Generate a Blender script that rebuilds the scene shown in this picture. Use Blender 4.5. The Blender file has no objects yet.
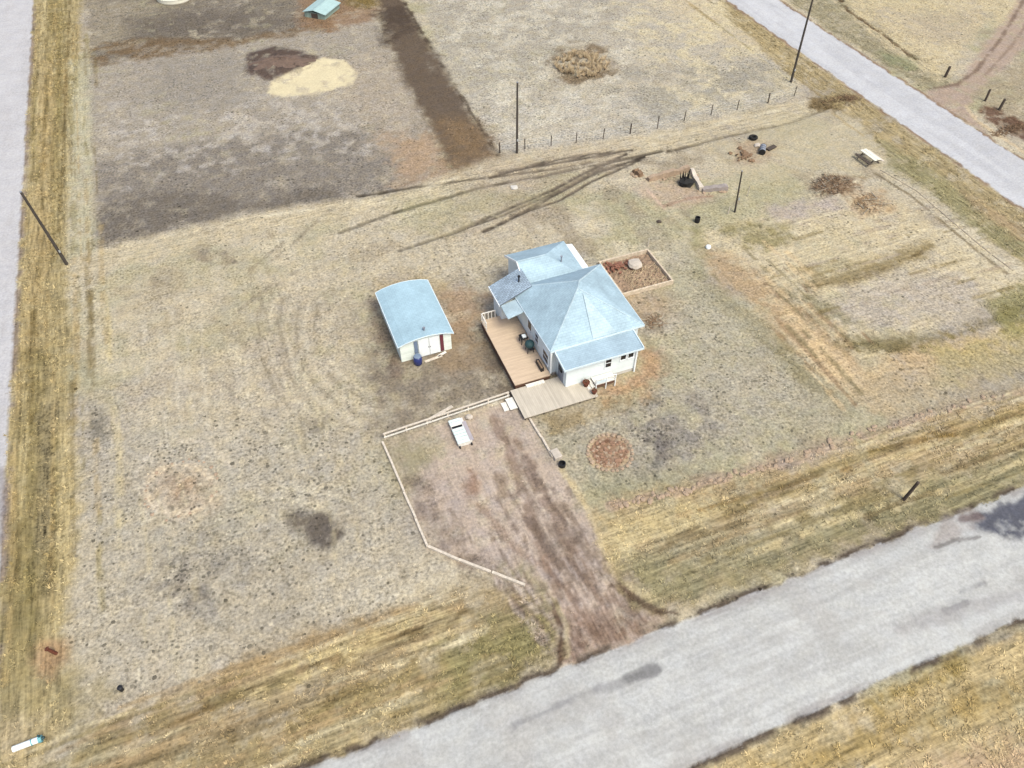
import bpy, math, random
import numpy as np

# ------------------------------------------------------------------ basics
# World axes: x = east (along the front road), y = north (along the side roads), z up, metres.
F_PX, CAM_H, YAW = 773.0, 45.0, math.radians(21.35)
PITCH = math.atan(854.0 / 773.0)
_s, _c = math.sin(PITCH), math.cos(PITCH)
_cy, _sy = math.cos(YAW), math.sin(YAW)
random.seed(7)
RNG = np.random.default_rng(11)

scene = bpy.context.scene
col = scene.collection


def at(x, y, z=0.0):
    """survey helper: where the sight line of a picture point meets height z"""
    u = (x - 512) / F_PX
    v = (384 - y) / F_PX
    t = (CAM_H - z) / (_s - v * _c)
    X, Y = u * t, (_c + v * _s) * t
    return (X * _cy + Y * _sy, -X * _sy + Y * _cy)


def lin(c):
    return tuple(((v / 255.0) / 12.92 if v / 255.0 <= 0.04045 else ((v / 255.0 + 0.055) / 1.055) ** 2.4) for v in c)


K_ALB = 0.55


def alb(r, g, b, k=K_ALB):
    return tuple(min(0.85, v * k) for v in lin((r, g, b)))


# ------------------------------------------------------------------ noise (numpy)
_TAB = RNG.random((256, 256))


def vnoise(x, y, f, seed=0):
    x = x * f + seed * 17.31
    y = y * f + seed * 9.77
    xi = np.floor(x).astype(np.int64)
    yi = np.floor(y).astype(np.int64)
    fx = x - xi
    fy = y - yi
    fx = fx * fx * (3 - 2 * fx)
    fy = fy * fy * (3 - 2 * fy)
    a = _TAB[xi & 255, yi & 255]
    b = _TAB[(xi + 1) & 255, yi & 255]
    c = _TAB[xi & 255, (yi + 1) & 255]
    d = _TAB[(xi + 1) & 255, (yi + 1) & 255]
    return (a * (1 - fx) + b * fx) * (1 - fy) + (c * (1 - fx) + d * fx) * fy


def fbm(x, y, f, oct=4, seed=0, gain=0.55):
    s = 0
    a = 1.0
    tot = 0
    for i in range(oct):
        s = s + a * vnoise(x, y, f, seed + i * 3)
        tot += a
        a *= gain
        f *= 2.03
    return s / tot


def sstep(a, b, x):
    t = np.clip((x - a) / (b - a), 0, 1)
    return t * t * (3 - 2 * t)


# ------------------------------------------------------------------ materials
def new_mat(name):
    m = bpy.data.materials.new(name)
    m.use_nodes = True
    nt = m.node_tree
    b = nt.nodes['Principled BSDF']
    return m, nt, b


def N(nt, typ, **kw):
    n = nt.nodes.new(typ)
    for k, v in kw.items():
        setattr(n, k, v)
    return n


def noise(nt, vec, scale, detail=3, rough=0.6):
    n = N(nt, 'ShaderNodeTexNoise')
    n.inputs['Scale'].default_value = scale
    n.inputs['Detail'].default_value = detail
    n.inputs['Roughness'].default_value = rough
    nt.links.new(vec, n.inputs['Vector'])
    return n.outputs['Fac']


def remap(nt, val, a, b, c, d):
    n = N(nt, 'ShaderNodeMapRange')
    n.inputs[1].default_value = a
    n.inputs[2].default_value = b
    n.inputs[3].default_value = c
    n.inputs[4].default_value = d
    nt.links.new(val, n.inputs[0])
    return n.outputs[0]


def math_(nt, op, a, b):
    n = N(nt, 'ShaderNodeMath', operation=op)
    for i, v in enumerate((a, b)):
        if isinstance(v, (int, float)):
            n.inputs[i].default_value = v
        else:
            nt.links.new(v, n.inputs[i])
    return n.outputs[0]


def vscale(nt, color, fac):
    n = N(nt, 'ShaderNodeVectorMath', operation='SCALE')
    nt.links.new(color, n.inputs[0])
    if isinstance(fac, (int, float)):
        n.inputs['Scale'].default_value = fac
    else:
        nt.links.new(fac, n.inputs['Scale'])
    return n.outputs[0]


def mixc(nt, fac, a, b):
    n = N(nt, 'ShaderNodeMix', data_type='RGBA')
    if isinstance(fac, (int, float)):
        n.inputs[0].default_value = fac
    else:
        nt.links.new(fac, n.inputs[0])
    for i, v in ((6, a), (7, b)):
        if isinstance(v, tuple):
            n.inputs[i].default_value = (*v, 1)
        else:
            nt.links.new(v, n.inputs[i])
    return n.outputs[2]


def objvec(nt, scale=(1, 1, 1)):
    t = N(nt, 'ShaderNodeTexCoord')
    m = N(nt, 'ShaderNodeMapping')
    m.inputs['Scale'].default_value = scale
    nt.links.new(t.outputs['Object'], m.inputs['Vector'])
    return m.outputs[0]


def simple(name, rgb, rough=0.8, var=0.25, scale=3.0, stretch=(1, 1, 1), metal=0.0, bump=0.0, lines=None, spec=0.3):
    """a weathered surface: base colour varied by noise, optional board/siding lines along one axis"""
    m, nt, b = new_mat(name)
    v = objvec(nt, stretch)
    f = noise(nt, v, scale, 5, 0.65)
    f2 = noise(nt, v, scale * 6, 2, 0.6)
    k = math_(nt, 'ADD', remap(nt, f, 0.25, 0.75, 1 - var, 1 + var), remap(nt, f2, 0.2, 0.8, -var * 0.5, var * 0.5))
    if lines:
        axis, pitch, depth = lines
        t = N(nt, 'ShaderNodeTexCoord')
        sx = N(nt, 'ShaderNodeSeparateXYZ')
        nt.links.new(t.outputs['Object'], sx.inputs[0])
        u = math_(nt, 'MULTIPLY', sx.outputs[axis], 1.0 / pitch)
        fr = math_(nt, 'FRACT', u, 0)
        g = math_(nt, 'LESS_THAN', fr, 0.1)
        k = math_(nt, 'MULTIPLY', k, math_(nt, 'SUBTRACT', 1.0, math_(nt, 'MULTIPLY', g, depth)))
        fl = math_(nt, 'FLOOR', u, 0)
        wn = N(nt, 'ShaderNodeTexWhiteNoise', noise_dimensions='1D')
        nt.links.new(fl, wn.inputs['W'])
        k = math_(nt, 'MULTIPLY', k, remap(nt, wn.outputs['Value'], 0, 1, 1 - var * 0.5, 1 + var * 0.5))
    c = N(nt, 'ShaderNodeRGB')
    c.outputs[0].default_value = (*rgb, 1)
    nt.links.new(vscale(nt, c.outputs[0], k), b.inputs['Base Color'])
    b.inputs['Roughness'].default_value = rough
    b.inputs['Metallic'].default_value = metal
    b.inputs['Specular IOR Level'].default_value = spec
    if bump:
        bn = N(nt, 'ShaderNodeBump')
        bn.inputs['Strength'].default_value = bump
        bn.inputs['Distance'].default_value = 0.03
        nt.links.new(f2, bn.inputs['Height'])
        nt.links.new(bn.outputs[0], b.inputs['Normal'])
    return m


def shingle(name, rgb, pattern=0.16, var=0.16):
    m, nt, b = new_mat(name)
    v = objvec(nt)
    br = N(nt, 'ShaderNodeTexBrick')
    br.inputs['Scale'].default_value = 1.0
    br.inputs['Brick Width'].default_value = 0.35
    br.inputs['Row Height'].default_value = 0.18
    br.inputs['Mortar Size'].default_value = 0.02
    br.inputs['Color1'].default_value = (1 + pattern * .5,) * 3 + (1,)
    br.inputs['Color2'].default_value = (1 - pattern * .5,) * 3 + (1,)
    br.inputs['Mortar'].default_value = (1 - pattern * 1.6,) * 3 + (1,)
    nt.links.new(v, br.inputs['Vector'])
    big = remap(nt, noise(nt, v, 0.55, 4, 0.6), 0.3, 0.7, 1 - var, 1 + var)
    st = remap(nt, noise(nt, v, 4.5, 3, 0.6), 0.25, 0.75, 1 - var * .6, 1 + var * .6)
    k = math_(nt, 'MULTIPLY', big, st)
    c = N(nt, 'ShaderNodeRGB')
    c.outputs[0].default_value = (*rgb, 1)
    mu = N(nt, 'ShaderNodeMix', data_type='RGBA', blend_type='MULTIPLY')
    mu.inputs[0].default_value = 1
    nt.links.new(c.outputs[0], mu.inputs[6])
    nt.links.new(br.outputs['Color'], mu.inputs[7])
    nt.links.new(vscale(nt, mu.outputs[2], k), b.inputs['Base Color'])
    b.inputs['Roughness'].default_value = 0.75
    b.inputs['Specular IOR Level'].default_value = 0.3
    return m


M = {
    'shingle': shingle('roof_shingle_blue_grey', alb(187, 212, 225), pattern=.08),
    'shingle_grey': shingle('roof_shingle_slate_blue', alb(180, 203, 217), pattern=.08, var=0.12),
    'shingle_pale': shingle('roof_shingle_pale', alb(200, 222, 232), pattern=.06),
    'shingle_old': shingle('roof_shingle_mottled', alb(184, 202, 218), pattern=0.34),
    'shed_roof': shingle('shed_roof_felt', alb(184, 214, 228), pattern=0.08, var=0.1),
    'siding': simple('white_siding', (0.6, 0.645, 0.645), 0.6, 0.05, 2, lines=(2, 0.18, 0.16)),
    'siding_green': simple('pale_siding', (0.62, 0.66, 0.6), 0.6, 0.1, 2, lines=(2, 0.2, 0.14)),
    'white': simple('white_paint', (0.66, 0.68, 0.68), 0.5, 0.08, 3),
    'whitewood': simple('weathered_white_wood', (0.58, 0.55, 0.5), 0.8, 0.25, 6),
    'pale_rail': simple('pale_weathered_timber', (0.45, 0.39, 0.32), 0.85, 0.3, 5),
    'old_timber': simple('old_grey_timber', (0.24, 0.2, 0.15), 0.9, 0.4, 3),
    'slab': simple('grey_brown_slab', alb(176, 164, 158), 0.9, 0.25, 2),
    'bed_board': simple('tan_bed_board', (0.44, 0.36, 0.27), 0.9, 0.35, 3),
    'trim': simple('pale_blue_trim', (0.5, 0.58, 0.62), 0.6, 0.1, 3),
    'concrete': simple('pale_concrete', (0.43, 0.4, 0.36), 0.9, 0.18, 3, bump=0.3),
    'glass': simple('dark_window_glass', (0.008, 0.01, 0.013), 0.15, 0.1, 1, spec=0.5),
    'deck': simple('tan_deck_boards', alb(232, 205, 176), 0.75, 0.12, 1.6, stretch=(0.5, 3, 1), lines=(1, 0.145, 0.22)),
    'deck2': simple('grey_deck_boards', alb(220, 208, 190), 0.8, 0.14, 1.6, stretch=(3, 0.5, 1), lines=(0, 0.145, 0.18)),
    'skirt': simple('red_brown_stain', (0.1, 0.05, 0.032), 0.8, 0.3, 4),
    'darkwood': simple('dark_weathered_wood', (0.06, 0.045, 0.035), 0.85, 0.3, 8, stretch=(1, 1, .2)),
    'pole': simple('creosoted_pole_wood', (0.05, 0.042, 0.035), 0.85, 0.3, 8, stretch=(1, 1, .1)),
    'black': simple('black_paint', (0.012, 0.012, 0.014), 0.5, 0.2, 4),
    'teal': simple('dark_teal_cover', (0.02, 0.05, 0.055), 0.6, 0.3, 5),
    'maroon': simple('maroon_paint', (0.12, 0.03, 0.04), 0.6, 0.15, 4),
    'greyblue': simple('grey_blue_paint', (0.13, 0.17, 0.24), 0.6, 0.15, 4),
    'navy': simple('navy_plastic', (0.018, 0.028, 0.12), 0.35, 0.15, 3, spec=0.5),
    'soil': simple('brown_soil', alb(172, 146, 122), 1, 0.45, 2, bump=0.6),
    'brick': simple('broken_red_brick', alb(160, 112, 92), 0.95, 0.3, 4, bump=0.4),
    'rubble': simple('brown_red_rubble', alb(166, 130, 106), 0.95, 0.4, 3, bump=0.4),
    'stone': simple('pale_stone', alb(218, 205, 190), 0.9, 0.2, 3, bump=0.3),
    'stone_tan': simple('tan_stone', alb(190, 165, 140), 0.9, 0.25, 3, bump=0.3),
    'teal_roof': simple('pale_teal_metal_roof', alb(190, 218, 215), 0.45, 0.12, 1.5, lines=(0, 0.3, 0.12), spec=0.4),
    'teal_wall': simple('grey_green_boards', (0.2, 0.26, 0.22), 0.8, 0.2, 3, lines=(0, 0.2, 0.3)),
    'cream': simple('cream_enamel', (0.6, 0.57, 0.47), 0.5, 0.08, 2),
    'cyan': simple('teal_plastic', (0.12, 0.3, 0.33), 0.4, 0.15, 3),
    'rust': simple('rusty_steel', (0.09, 0.028, 0.015), 0.9, 0.35, 9),
    'char': simple('charred_wood', (0.016, 0.015, 0.014), 0.9, 0.3, 6),
    'straw': simple('bleached_straw', alb(232, 208, 170), 0.95, 0.3, 3),
    'brush': simple('dry_brush_stems', alb(182, 152, 118), 0.95, 0.3, 3),
    'brush_dark': simple('brown_brush_stems', alb(150, 122, 96), 0.95, 0.35, 3),
    'mauve': simple('mauve_board', alb(196, 186, 190), 0.7, 0.1, 3),
    'mint': simple('mint_white_paint', (0.5, 0.58, 0.56), 0.5, 0.06, 3),
    'bluegrey': simple('blue_grey_steel', (0.19, 0.2, 0.23), 0.5, 0.25, 4),
    'terracotta': simple('dark_terracotta', (0.11, 0.035, 0.02), 0.8, 0.2, 5),
    'rubber': simple('tyre_rubber', (0.012, 0.011, 0.01), 0.8, 0.2, 5),
    'steel': simple('galvanised_steel', (0.4, 0.42, 0.43), 0.45, 0.15, 4, metal=0.4),
    'dirt': simple('dark_brown_heap_soil', alb(122, 102, 90), 1, 0.3, 2, bump=0.8),
}


# ------------------------------------------------------------------ mesh helpers
class MB:
    def __init__(self):
        self.v, self.f = [], []

    def add(self, vs, fs):
        o = len(self.v)
        self.v += [tuple(p) for p in vs]
        self.f += [tuple(i + o for i in f) for f in fs]
        return self

    def box(self, x0, x1, y0, y1, z0, z1):
        vs = [(x, y, z) for z in (z0, z1) for y in (y0, y1) for x in (x0, x1)]
        return self.add(vs, [(0, 2, 3, 1), (4, 5, 7, 6), (0, 1, 5, 4), (2, 6, 7, 3), (0, 4, 6, 2), (1, 3, 7, 5)])

    def obox(self, c, ax, L, W, H, z0=0.0, roll=0.0):
        """box of length L along ax (dx,dy[,dz]) centred on c, standing on z0"""
        d = np.array([ax[0], ax[1], ax[2] if len(ax) > 2 else 0.0], float)
        d /= np.linalg.norm(d)
        s = np.cross((0, 0, 1), d)
        s /= np.linalg.norm(s)
        u = np.cross(d, s)
        if roll:
            s, u = s * math.cos(roll) + u * math.sin(roll), u * math.cos(roll) - s * math.sin(roll)
        C = np.array([c[0], c[1], z0 + H / 2])
        vs = [C + d * a * L / 2 + s * b * W / 2 + u * e * H / 2 for e in (-1, 1) for b in (-1, 1) for a in (-1, 1)]
        return self.add(vs, [(0, 2, 3, 1), (4, 5, 7, 6), (0, 1, 5, 4), (2, 6, 7, 3), (0, 4, 6, 2), (1, 3, 7, 5)])

    def tube(self, p, q, r0, r1=None, seg=8, caps=True):
        r1 = r0 if r1 is None else r1
        p, q = np.array(p, float), np.array(q, float)
        d = q - p
        d /= np.linalg.norm(d)
        a = np.cross(d, (0, 0, 1) if abs(d[2]) < 0.9 else (1, 0, 0))
        a /= np.linalg.norm(a)
        b = np.cross(d, a)
        vs = []
        for P, r in ((p, r0), (q, r1)):
            for i in range(seg):
                t = 2 * math.pi * i / seg
                vs.append(P + a * r * math.cos(t) + b * r * math.sin(t))
        fs = [(i, (i + 1) % seg, seg + (i + 1) % seg, seg + i) for i in range(seg)]
        if caps:
            fs += [tuple(reversed(range(seg))), tuple(range(seg, 2 * seg))]
        return self.add(vs, fs)

    def lathe(self, c, prof, seg=16):
        """prof: (r, z) from bottom to top"""
        vs = []
        for r, z in prof:
            for i in range(seg):
                t = 2 * math.pi * i / seg
                vs.append((c[0] + r * math.cos(t), c[1] + r * math.sin(t), c[2] + z))
        fs = []
        for k in range(len(prof) - 1):
            for i in range(seg):
                j = (i + 1) % seg
                fs.append((k * seg + i, k * seg + j, (k + 1) * seg + j, (k + 1) * seg + i))
        fs += [tuple(reversed(range(seg))), tuple(range((len(prof) - 1) * seg, len(prof) * seg))]
        return self.add(vs, fs)

    def shell(self, verts, faces, t=0.12):
        """roof skin with thickness t downwards"""
        n = len(verts)
        vs = list(verts) + [(x, y, z - t) for x, y, z in verts]
        fs = [tuple(f) for f in faces] + [tuple(i + n for i in reversed(f)) for f in faces]
        cnt = {}
        for f in faces:
            for a, b in zip(f, f[1:] + f[:1]):
                cnt[(a, b)] = 1
        for (a, b) in cnt:
            if (b, a) not in cnt:
                fs.append((b, a, a + n, b + n))
        return self.add(vs, fs)

    def rock(self, c, r, squash=0.7, jit=0.25, seed=None):
        rnd = random.Random(seed) if seed is not None else random
        vs = []
        rings = [(-0.6, 0.75), (0.0, 1.0), (0.55, 0.8)]
        sg = 7
        for z, k in rings:
            for i in range(sg):
                t = 2 * math.pi * i / sg + z
                q = r * k * (1 + rnd.uniform(-jit, jit))
                vs.append((c[0] + q * math.cos(t), c[1] + q * math.sin(t), c[2] + r * squash * (z + rnd.uniform(-jit, jit) * .4)))
        vs.append((c[0], c[1], c[2] - r * squash * 0.8))
        vs.append((c[0] + rnd.uniform(-jit, jit) * r * .5, c[1], c[2] + r * squash * (0.85 + rnd.uniform(-jit, jit) * .3)))
        fs = []
        for k in range(2):
            for i in range(sg):
                j = (i + 1) % sg
                fs.append((k * sg + i, k * sg + j, (k + 1) * sg + j, (k + 1) * sg + i))
        for i in range(sg):
            j = (i + 1) % sg
            fs.append((j, i, 3 * sg))
            fs.append((2 * sg + i, 2 * sg + j, 3 * sg + 1))
        return self.add(vs, fs)

    def build(self, name, mat, parent=None, origin=None, bevel=0.0, smooth=False):
        me = bpy.data.meshes.new(name)
        off = origin
        if off is None:
            off = tuple(parent.location) if parent is not None and parent.get('_abs') else (0, 0, 0)
        me.from_pydata([(x - off[0], y - off[1], z - off[2]) for x, y, z in self.v], [], self.f)
        me.materials.append(mat)
        if smooth:
            for p in me.polygons:
                p.use_smooth = True
        me.update()
        o = bpy.data.objects.new(name, me)
        col.objects.link(o)
        if parent is not None:
            o.parent = parent
            if parent.get('_abs') is None and origin is None:
                pass
        elif origin is not None:
            o.location = origin
        if bevel:
            b = o.modifiers.new('bevel', 'BEVEL')
            b.width = bevel
            b.segments = 2
            b.limit_method = 'ANGLE'
        return o


def tag(o, label, cat, group=None):
    o['label'] = label
    o['category'] = cat
    if group:
        o['group'] = group
    return o


def thing(name, label, cat, loc, group=None, rz=0.0):
    """an Empty at the thing's base; its parts are given in the thing's own coordinates"""
    o = bpy.data.objects.new(name, None)
    o.empty_display_size = 0.2
    o.location = loc
    o.rotation_euler = (0, 0, rz)
    col.objects.link(o)
    return tag(o, label, cat, group)


def part(mb, name, mat, parent, bevel=0.0, smooth=False, label=None):
    o = mb.build(name, mat, parent, origin=(0, 0, 0), bevel=bevel, smooth=smooth)
    if label:
        o['label'] = label
    return o


def solo(mb, name, mat, label, cat, loc, group=None, bevel=0.0, smooth=False, rz=0.0):
    """a thing that is one mesh, given in its own coordinates"""
    o = mb.build(name, mat, None, origin=(0, 0, 0), bevel=bevel, smooth=smooth)
    o.location = loc
    o.rotation_euler = (0, 0, rz)
    return tag(o, label, cat, group)


def copy_tree(o, parent=None):
    c = o.copy()
    col.objects.link(c)
    if parent is not None:
        c.parent = parent
    for ch in list(o.children):
        copy_tree(ch, c)
    return c


# ------------------------------------------------------------------ the ground sheet
def lines(a, b, step):
    return np.arange(a, b, step)


ge = lines(-36, 128, 0.17)
gn = np.concatenate([lines(-4, 26, 0.12), lines(26, 62, 0.16), lines(62, 154, 0.26)])
NE_, NN_ = len(ge), len(gn)
EE, NNN = np.meshgrid(ge, gn)          # rows = north
EE = EE.ravel().astype(np.float64)
NG = NNN.ravel().astype(np.float64)
# warped coordinates give every painted edge a ragged outline
W1 = fbm(EE, NG, 0.9, 4, 1) - 0.5
W2 = fbm(EE, NG, 0.22, 3, 5) - 0.5
FINE = fbm(EE, NG, 2.2, 3, 21) - 0.5
PATCH = fbm(EE, NG, 0.75, 4, 27, .65)

FRN0, FRN1 = None, None
road_n1 = np.mean([at(*p)[1] for p in ((330, 765), (570, 655), (800, 577), (960, 521))])
road_n0 = np.mean([at(*p)[1] for p in ((660, 768), (1024, 627), (840, 699))])
side_e = np.mean([at(*p)[0] for p in ((34, 0), (22, 200), (14, 330), (4, 440))])
back_e0 = np.mean([at(*p)[0] for p in ((729, 0), (1024, 211), (870, 101))])
back_e1 = np.mean([at(*p)[0] for p in ((784, 0), (1024, 167), (900, 80))])

COLR = np.tile(np.array(alb(196, 184, 160)), (len(EE), 1))
SPK = np.full(len(EE), 0.72)
STE = np.zeros(len(EE))
STN = np.zeros(len(EE))
LUSH = np.full(len(EE), 0.35)
HGT = (fbm(EE, NG, 0.05, 2, 40) - 0.5) * 0.10 + W1 * 0.05 + FINE * 0.03


def pxpoly(pts):
    return [at(x, y) for x, y in pts]


def ell(cx, cy, rx, ry, n=20, rot=0.0):
    c, s = math.cos(rot), math.sin(rot)
    out = []
    for i in range(n):
        t = 2 * math.pi * i / n
        a, b = rx * math.cos(t), ry * math.sin(t)
        out.append((cx + a * c - b * s, cy + a * s + b * c))
    return out


def sdist(poly, closed=True, pad=3.0):
    """signed distance (inside < 0) on the vertices near the polygon; returns index, distance"""
    P = np.array(poly)
    idx = np.nonzero((EE > P[:, 0].min() - pad) & (EE < P[:, 0].max() + pad) & (NG > P[:, 1].min() - pad) & (NG < P[:, 1].max() + pad))[0]
    x, y = EE[idx], NG[idx]
    d = np.full(len(idx), 1e9)
    ins = np.zeros(len(idx), bool)
    n = len(P)
    for i in range(n if closed else n - 1):
        ax, ay = P[i]
        bx, by = P[(i + 1) % n]
        ex, ey = bx - ax, by - ay
        L = ex * ex + ey * ey + 1e-9
        t = np.clip(((x - ax) * ex + (y - ay) * ey) / L, 0, 1)
        d = np.minimum(d, np.hypot(x - ax - t * ex, y - ay - t * ey))
        if closed:
            cr = ((ay > y) != (by > y)) & (x < ex * (y - ay) / (ey + (1e-12 if ey == 0 else 0)) + ax)
            ins ^= cr
    if closed:
        d = np.where(ins, -d, d)
    return idx, d


def paint(idx, m, rgb=None, k=1.0, spk=None, ste=None, stn=None, lush=None):
    m = m * k
    if rgb is not None:
        c = np.array(alb(*rgb))
        COLR[idx] = COLR[idx] * (1 - m[:, None]) + c * m[:, None]
    for arr, v in ((SPK, spk), (STE, ste), (STN, stn), (LUSH, lush)):
        if v is not None:
            arr[idx] = arr[idx] * (1 - m) + v * m


def area(pts, rgb, k=1.0, soft=0.8, warp=1.0, holes=0.0, patchy=.3, seed=3, hf=0.35, **kw):
    pad = soft + warp + 1
    idx, d = sdist(pxpoly(pts), True, pad)
    d = d + (W1[idx] * 1.6 + W2[idx] * 1.2 + FINE[idx] * 1.1) * warp
    m = 1 - sstep(-soft, soft, d)
    if patchy:
        m = m * np.clip(1.25 - patchy * 2.6 * sstep(.42, .72, PATCH[idx]), 0, 1)
    if holes:
        h = fbm(EE[idx], NG[idx], hf, 4, seed)
        m = m * sstep(holes - 0.12, holes + 0.1, h)
    paint(idx, m, rgb, k, **kw)
    return idx, m


def stroke(pts, w, rgb, k=1.0, warp=0.3, broken=0.0, seed=9, h=0.0, world_pts=False, **kw):
    idx, d = sdist(pts if world_pts else pxpoly(pts), False, w * 2 + warp + 1)
    d = d + W1[idx] * warp * 1.5
    m = 1 - sstep(w * 0.35, w, d)
    if broken:
        q = fbm(EE[idx], NG[idx], 0.8, 3, seed)
        m = m * sstep(broken - 0.1, broken + 0.12, q)
    if h:
        HGT[idx] += m * h
    paint(idx, m, rgb, k, **kw)


# large drifts of colour over the whole lot
ALL = np.arange(len(EE))
b1 = fbm(EE, NG, 0.07, 4, 50)
b2 = fbm(EE, NG, 0.11, 4, 60)
b3 = fbm(EE, NG, 0.25, 4, 70)
paint(ALL, sstep(0.48, 0.66, b1), (172, 162, 150), 0.8)          # mauve-grey thin turf
paint(ALL, sstep(0.5, 0.68, b2), (180, 173, 138), 0.8)           # greenish straw
paint(ALL, sstep(0.55, 0.75, b3), (208, 196, 170), 0.75)          # bleached straw
paint(ALL, sstep(0.60, 0.75, fbm(EE, NG, 0.3, 3, 80)), (164, 150, 128), 0.6)

# fields to the north
area([(410, -60), (800, -60), (800, 96), (660, 133), (500, 156), (440, 60)], (190, 181, 163), 0.9, 0.6, 0.6, spk=0.9, lush=.4)
area([(420, 0), (620, 0), (560, 60), (470, 110)], (176, 168, 152), 0.7, 5, 3)
area([(640, -60), (800, -60), (800, 60), (740, 50), (660, 10)], (206, 190, 158), 0.8, 3, 2, spk=.8)
area([(430, 95), (640, 95), (770, 88), (780, 100), (650, 135), (500, 154)], (196, 189, 176), 0.6, 2, 3, holes=.46, hf=.5, seed=33, spk=1)
area([(80, 60), (330, 18), (372, 14), (432, 130), (447, 170), (400, 192), (250, 213), (95, 250), (91, 180), (86, 100)], (172, 162, 147), 0.95, 0.5, 0.5, spk=0.8, lush=.2)
area([(92, 165), (200, 140), (330, 128), (425, 125), (440, 172), (400, 190), (250, 212), (95, 249)], (146, 137, 126), 0.9, 2.0, 2.0, spk=0.75, lush=.1)
area([(94, 205), (180, 190), (250, 200), (330, 186), (340, 196), (250, 213), (96, 249)], (128, 119, 108), 0.8, 1.0, 1.5)
area([(100, 105), (300, 90), (400, 110), (430, 150), (300, 160), (120, 185)], (200, 192, 180), 0.55, 1.5, 2, holes=.58, hf=.8, seed=13)
area([(150, 60), (260, 55), (250, 105), (140, 110)], (158, 150, 138), 0.6, 3, 2)
area([(300, 60), (390, 55), (430, 130), (440, 168), (380, 150), (340, 100)], (182, 168, 148), 0.6, 2.5, 3)
area([(385, 135), (445, 130), (452, 172), (400, 185)], (186, 158, 128), 0.75, 1.5, 2)
area([(82, -60), (300, -60), (372, -60), (372, 4), (300, 30), (90, 64)], (140, 130, 116), 0.95, 0.8, 1.2, spk=.9)
area([(85, 0), (150, 0), (160, 20), (92, 50)], (176, 164, 140), 0.5, 2, 2)
area([(88, 48), (140, 38), (240, 38), (330, 22), (330, 30), (200, 52), (92, 66)], (136, 112, 82), 0.8, 0.8, 1.2, holes=.4, seed=12, lush=.8)
area([(120, 18), (220, 12), (300, 20), (240, 36), (140, 36)], (118, 108, 98), 0.6, 2, 2)
area([(300, -40), (372, -40), (400, 5), (372, 22), (330, 30), (296, 26)], (160, 128, 98), 0.75, 1.2, 1.5)
area([(340, -60), (400, -60), (402, 2), (370, 8), (345, 6)], (140, 122, 70), 0.8, 1.2, 1.2, lush=.9)
area([(368, -40), (400, -40), (404, 0), (440, 62), (498, 156), (456, 172), (436, 140), (396, 62)], (116, 100, 85), 0.95, 0.8, 0.7, patchy=.08, spk=.5, lush=.3)
area([(370, 10), (406, 4), (420, 30), (385, 45)], (96, 82, 70), 0.8, 1, 1)
area([(432, 118), (478, 118), (500, 157), (456, 173)], (146, 122, 94), 0.85, 1.8, 1.4, lush=.9)
stroke([(404, 2), (440, 62), (498, 155)], 0.35, (92, 78, 64), 0.7, broken=.4)
area(ell(582, 64, 34, 21), (140, 120, 94), 0.85, 0.8, 1.0, lush=.9)
idx, m = area([(246, 53), (275, 46), (318, 57), (322, 64), (300, 72), (272, 82), (245, 74)], (108, 91, 82), 0.95, 0.5, 0.5, spk=.5, lush=0)
idx, m = area([(270, 82), (300, 70), (322, 58), (345, 60), (358, 74), (352, 85), (320, 93), (282, 98), (268, 93)], (226, 211, 174), 0.97, 0.35, 0.3, spk=.15, lush=0)

area([(420, -20), (640, -20), (640, 110), (520, 140), (450, 60)], (212, 204, 184), 0.6, 3, 3, holes=.55, hf=.5, seed=35)
area([(600, -20), (790, -20), (795, 90), (680, 120)], (214, 200, 164), 0.7, 3, 3, holes=.5, hf=.45, seed=37)
area([(600, 70), (770, 60), (780, 95), (620, 132)], (160, 154, 140), 0.6, 2, 2, holes=.5, hf=.6, seed=38)
# band of the alley
area([(60, 258), (95, 249), (250, 214), (400, 192), (500, 157), (650, 135), (800, 98), (860, 95), (850, 110), (660, 152), (500, 180), (400, 210), (250, 235), (75, 275)], (202, 188, 158), 0.8, 0.8, 0.8, spk=.6, ste=.7)
for pts, w, c, k in (
    ([(487, 177), (530, 167), (580, 159), (618, 152)], 0.28, (88, 76, 64), 0.85),
    ([(456, 231), (500, 212), (550, 191), (590, 170), (626, 154)], 0.3, (92, 80, 68), 0.85),
    ([(484, 231), (520, 214), (550, 197), (575, 183), (597, 172), (644, 157)], 0.3, (92, 80, 68), 0.8),
    ([(358, 196), (420, 186), (495, 176), (560, 168), (590, 162)], 0.25, (120, 106, 88), 0.7),
    ([(394, 212), (440, 199), (476, 188), (540, 176), (590, 166), (668, 150)], 0.28, (120, 106, 88), 0.7),
    ([(500, 172), (545, 162), (590, 154), (632, 150)], 0.24, (100, 88, 74), 0.8),
    ([(440, 236), (500, 216), (560, 190), (604, 166)], 0.22, (112, 98, 82), 0.7),
    ([(510, 216), (560, 200), (590, 182), (640, 160)], 0.22, (112, 98, 82), 0.7),
    ([(340, 232), (394, 212)], 0.3, (140, 126, 106), 0.5),
    ([(400, 250), (456, 231)], 0.28, (140, 126, 106), 0.5),
    ([(668, 152), (720, 138), (790, 122), (830, 108)], 0.3, (150, 132, 108), 0.6),
):
    stroke(pts, w * 1.2, tuple(v * .7 for v in c), min(1, k * 1.3), warp=.15, broken=.2, h=-0.08, spk=.3)
stroke([(95, 252), (250, 218), (400, 196), (500, 162), (650, 140), (800, 105)], 0.5, (216, 204, 176), 0.6, broken=.42)
area([(480, 160), (640, 140), (640, 165), (560, 200), (480, 240), (420, 235)], (176, 160, 140), 0.5, 2, 2)
area([(395, 200), (470, 190), (540, 195), (430, 235), (390, 225)], (176, 170, 130), 0.45, 2, 2)

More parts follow.
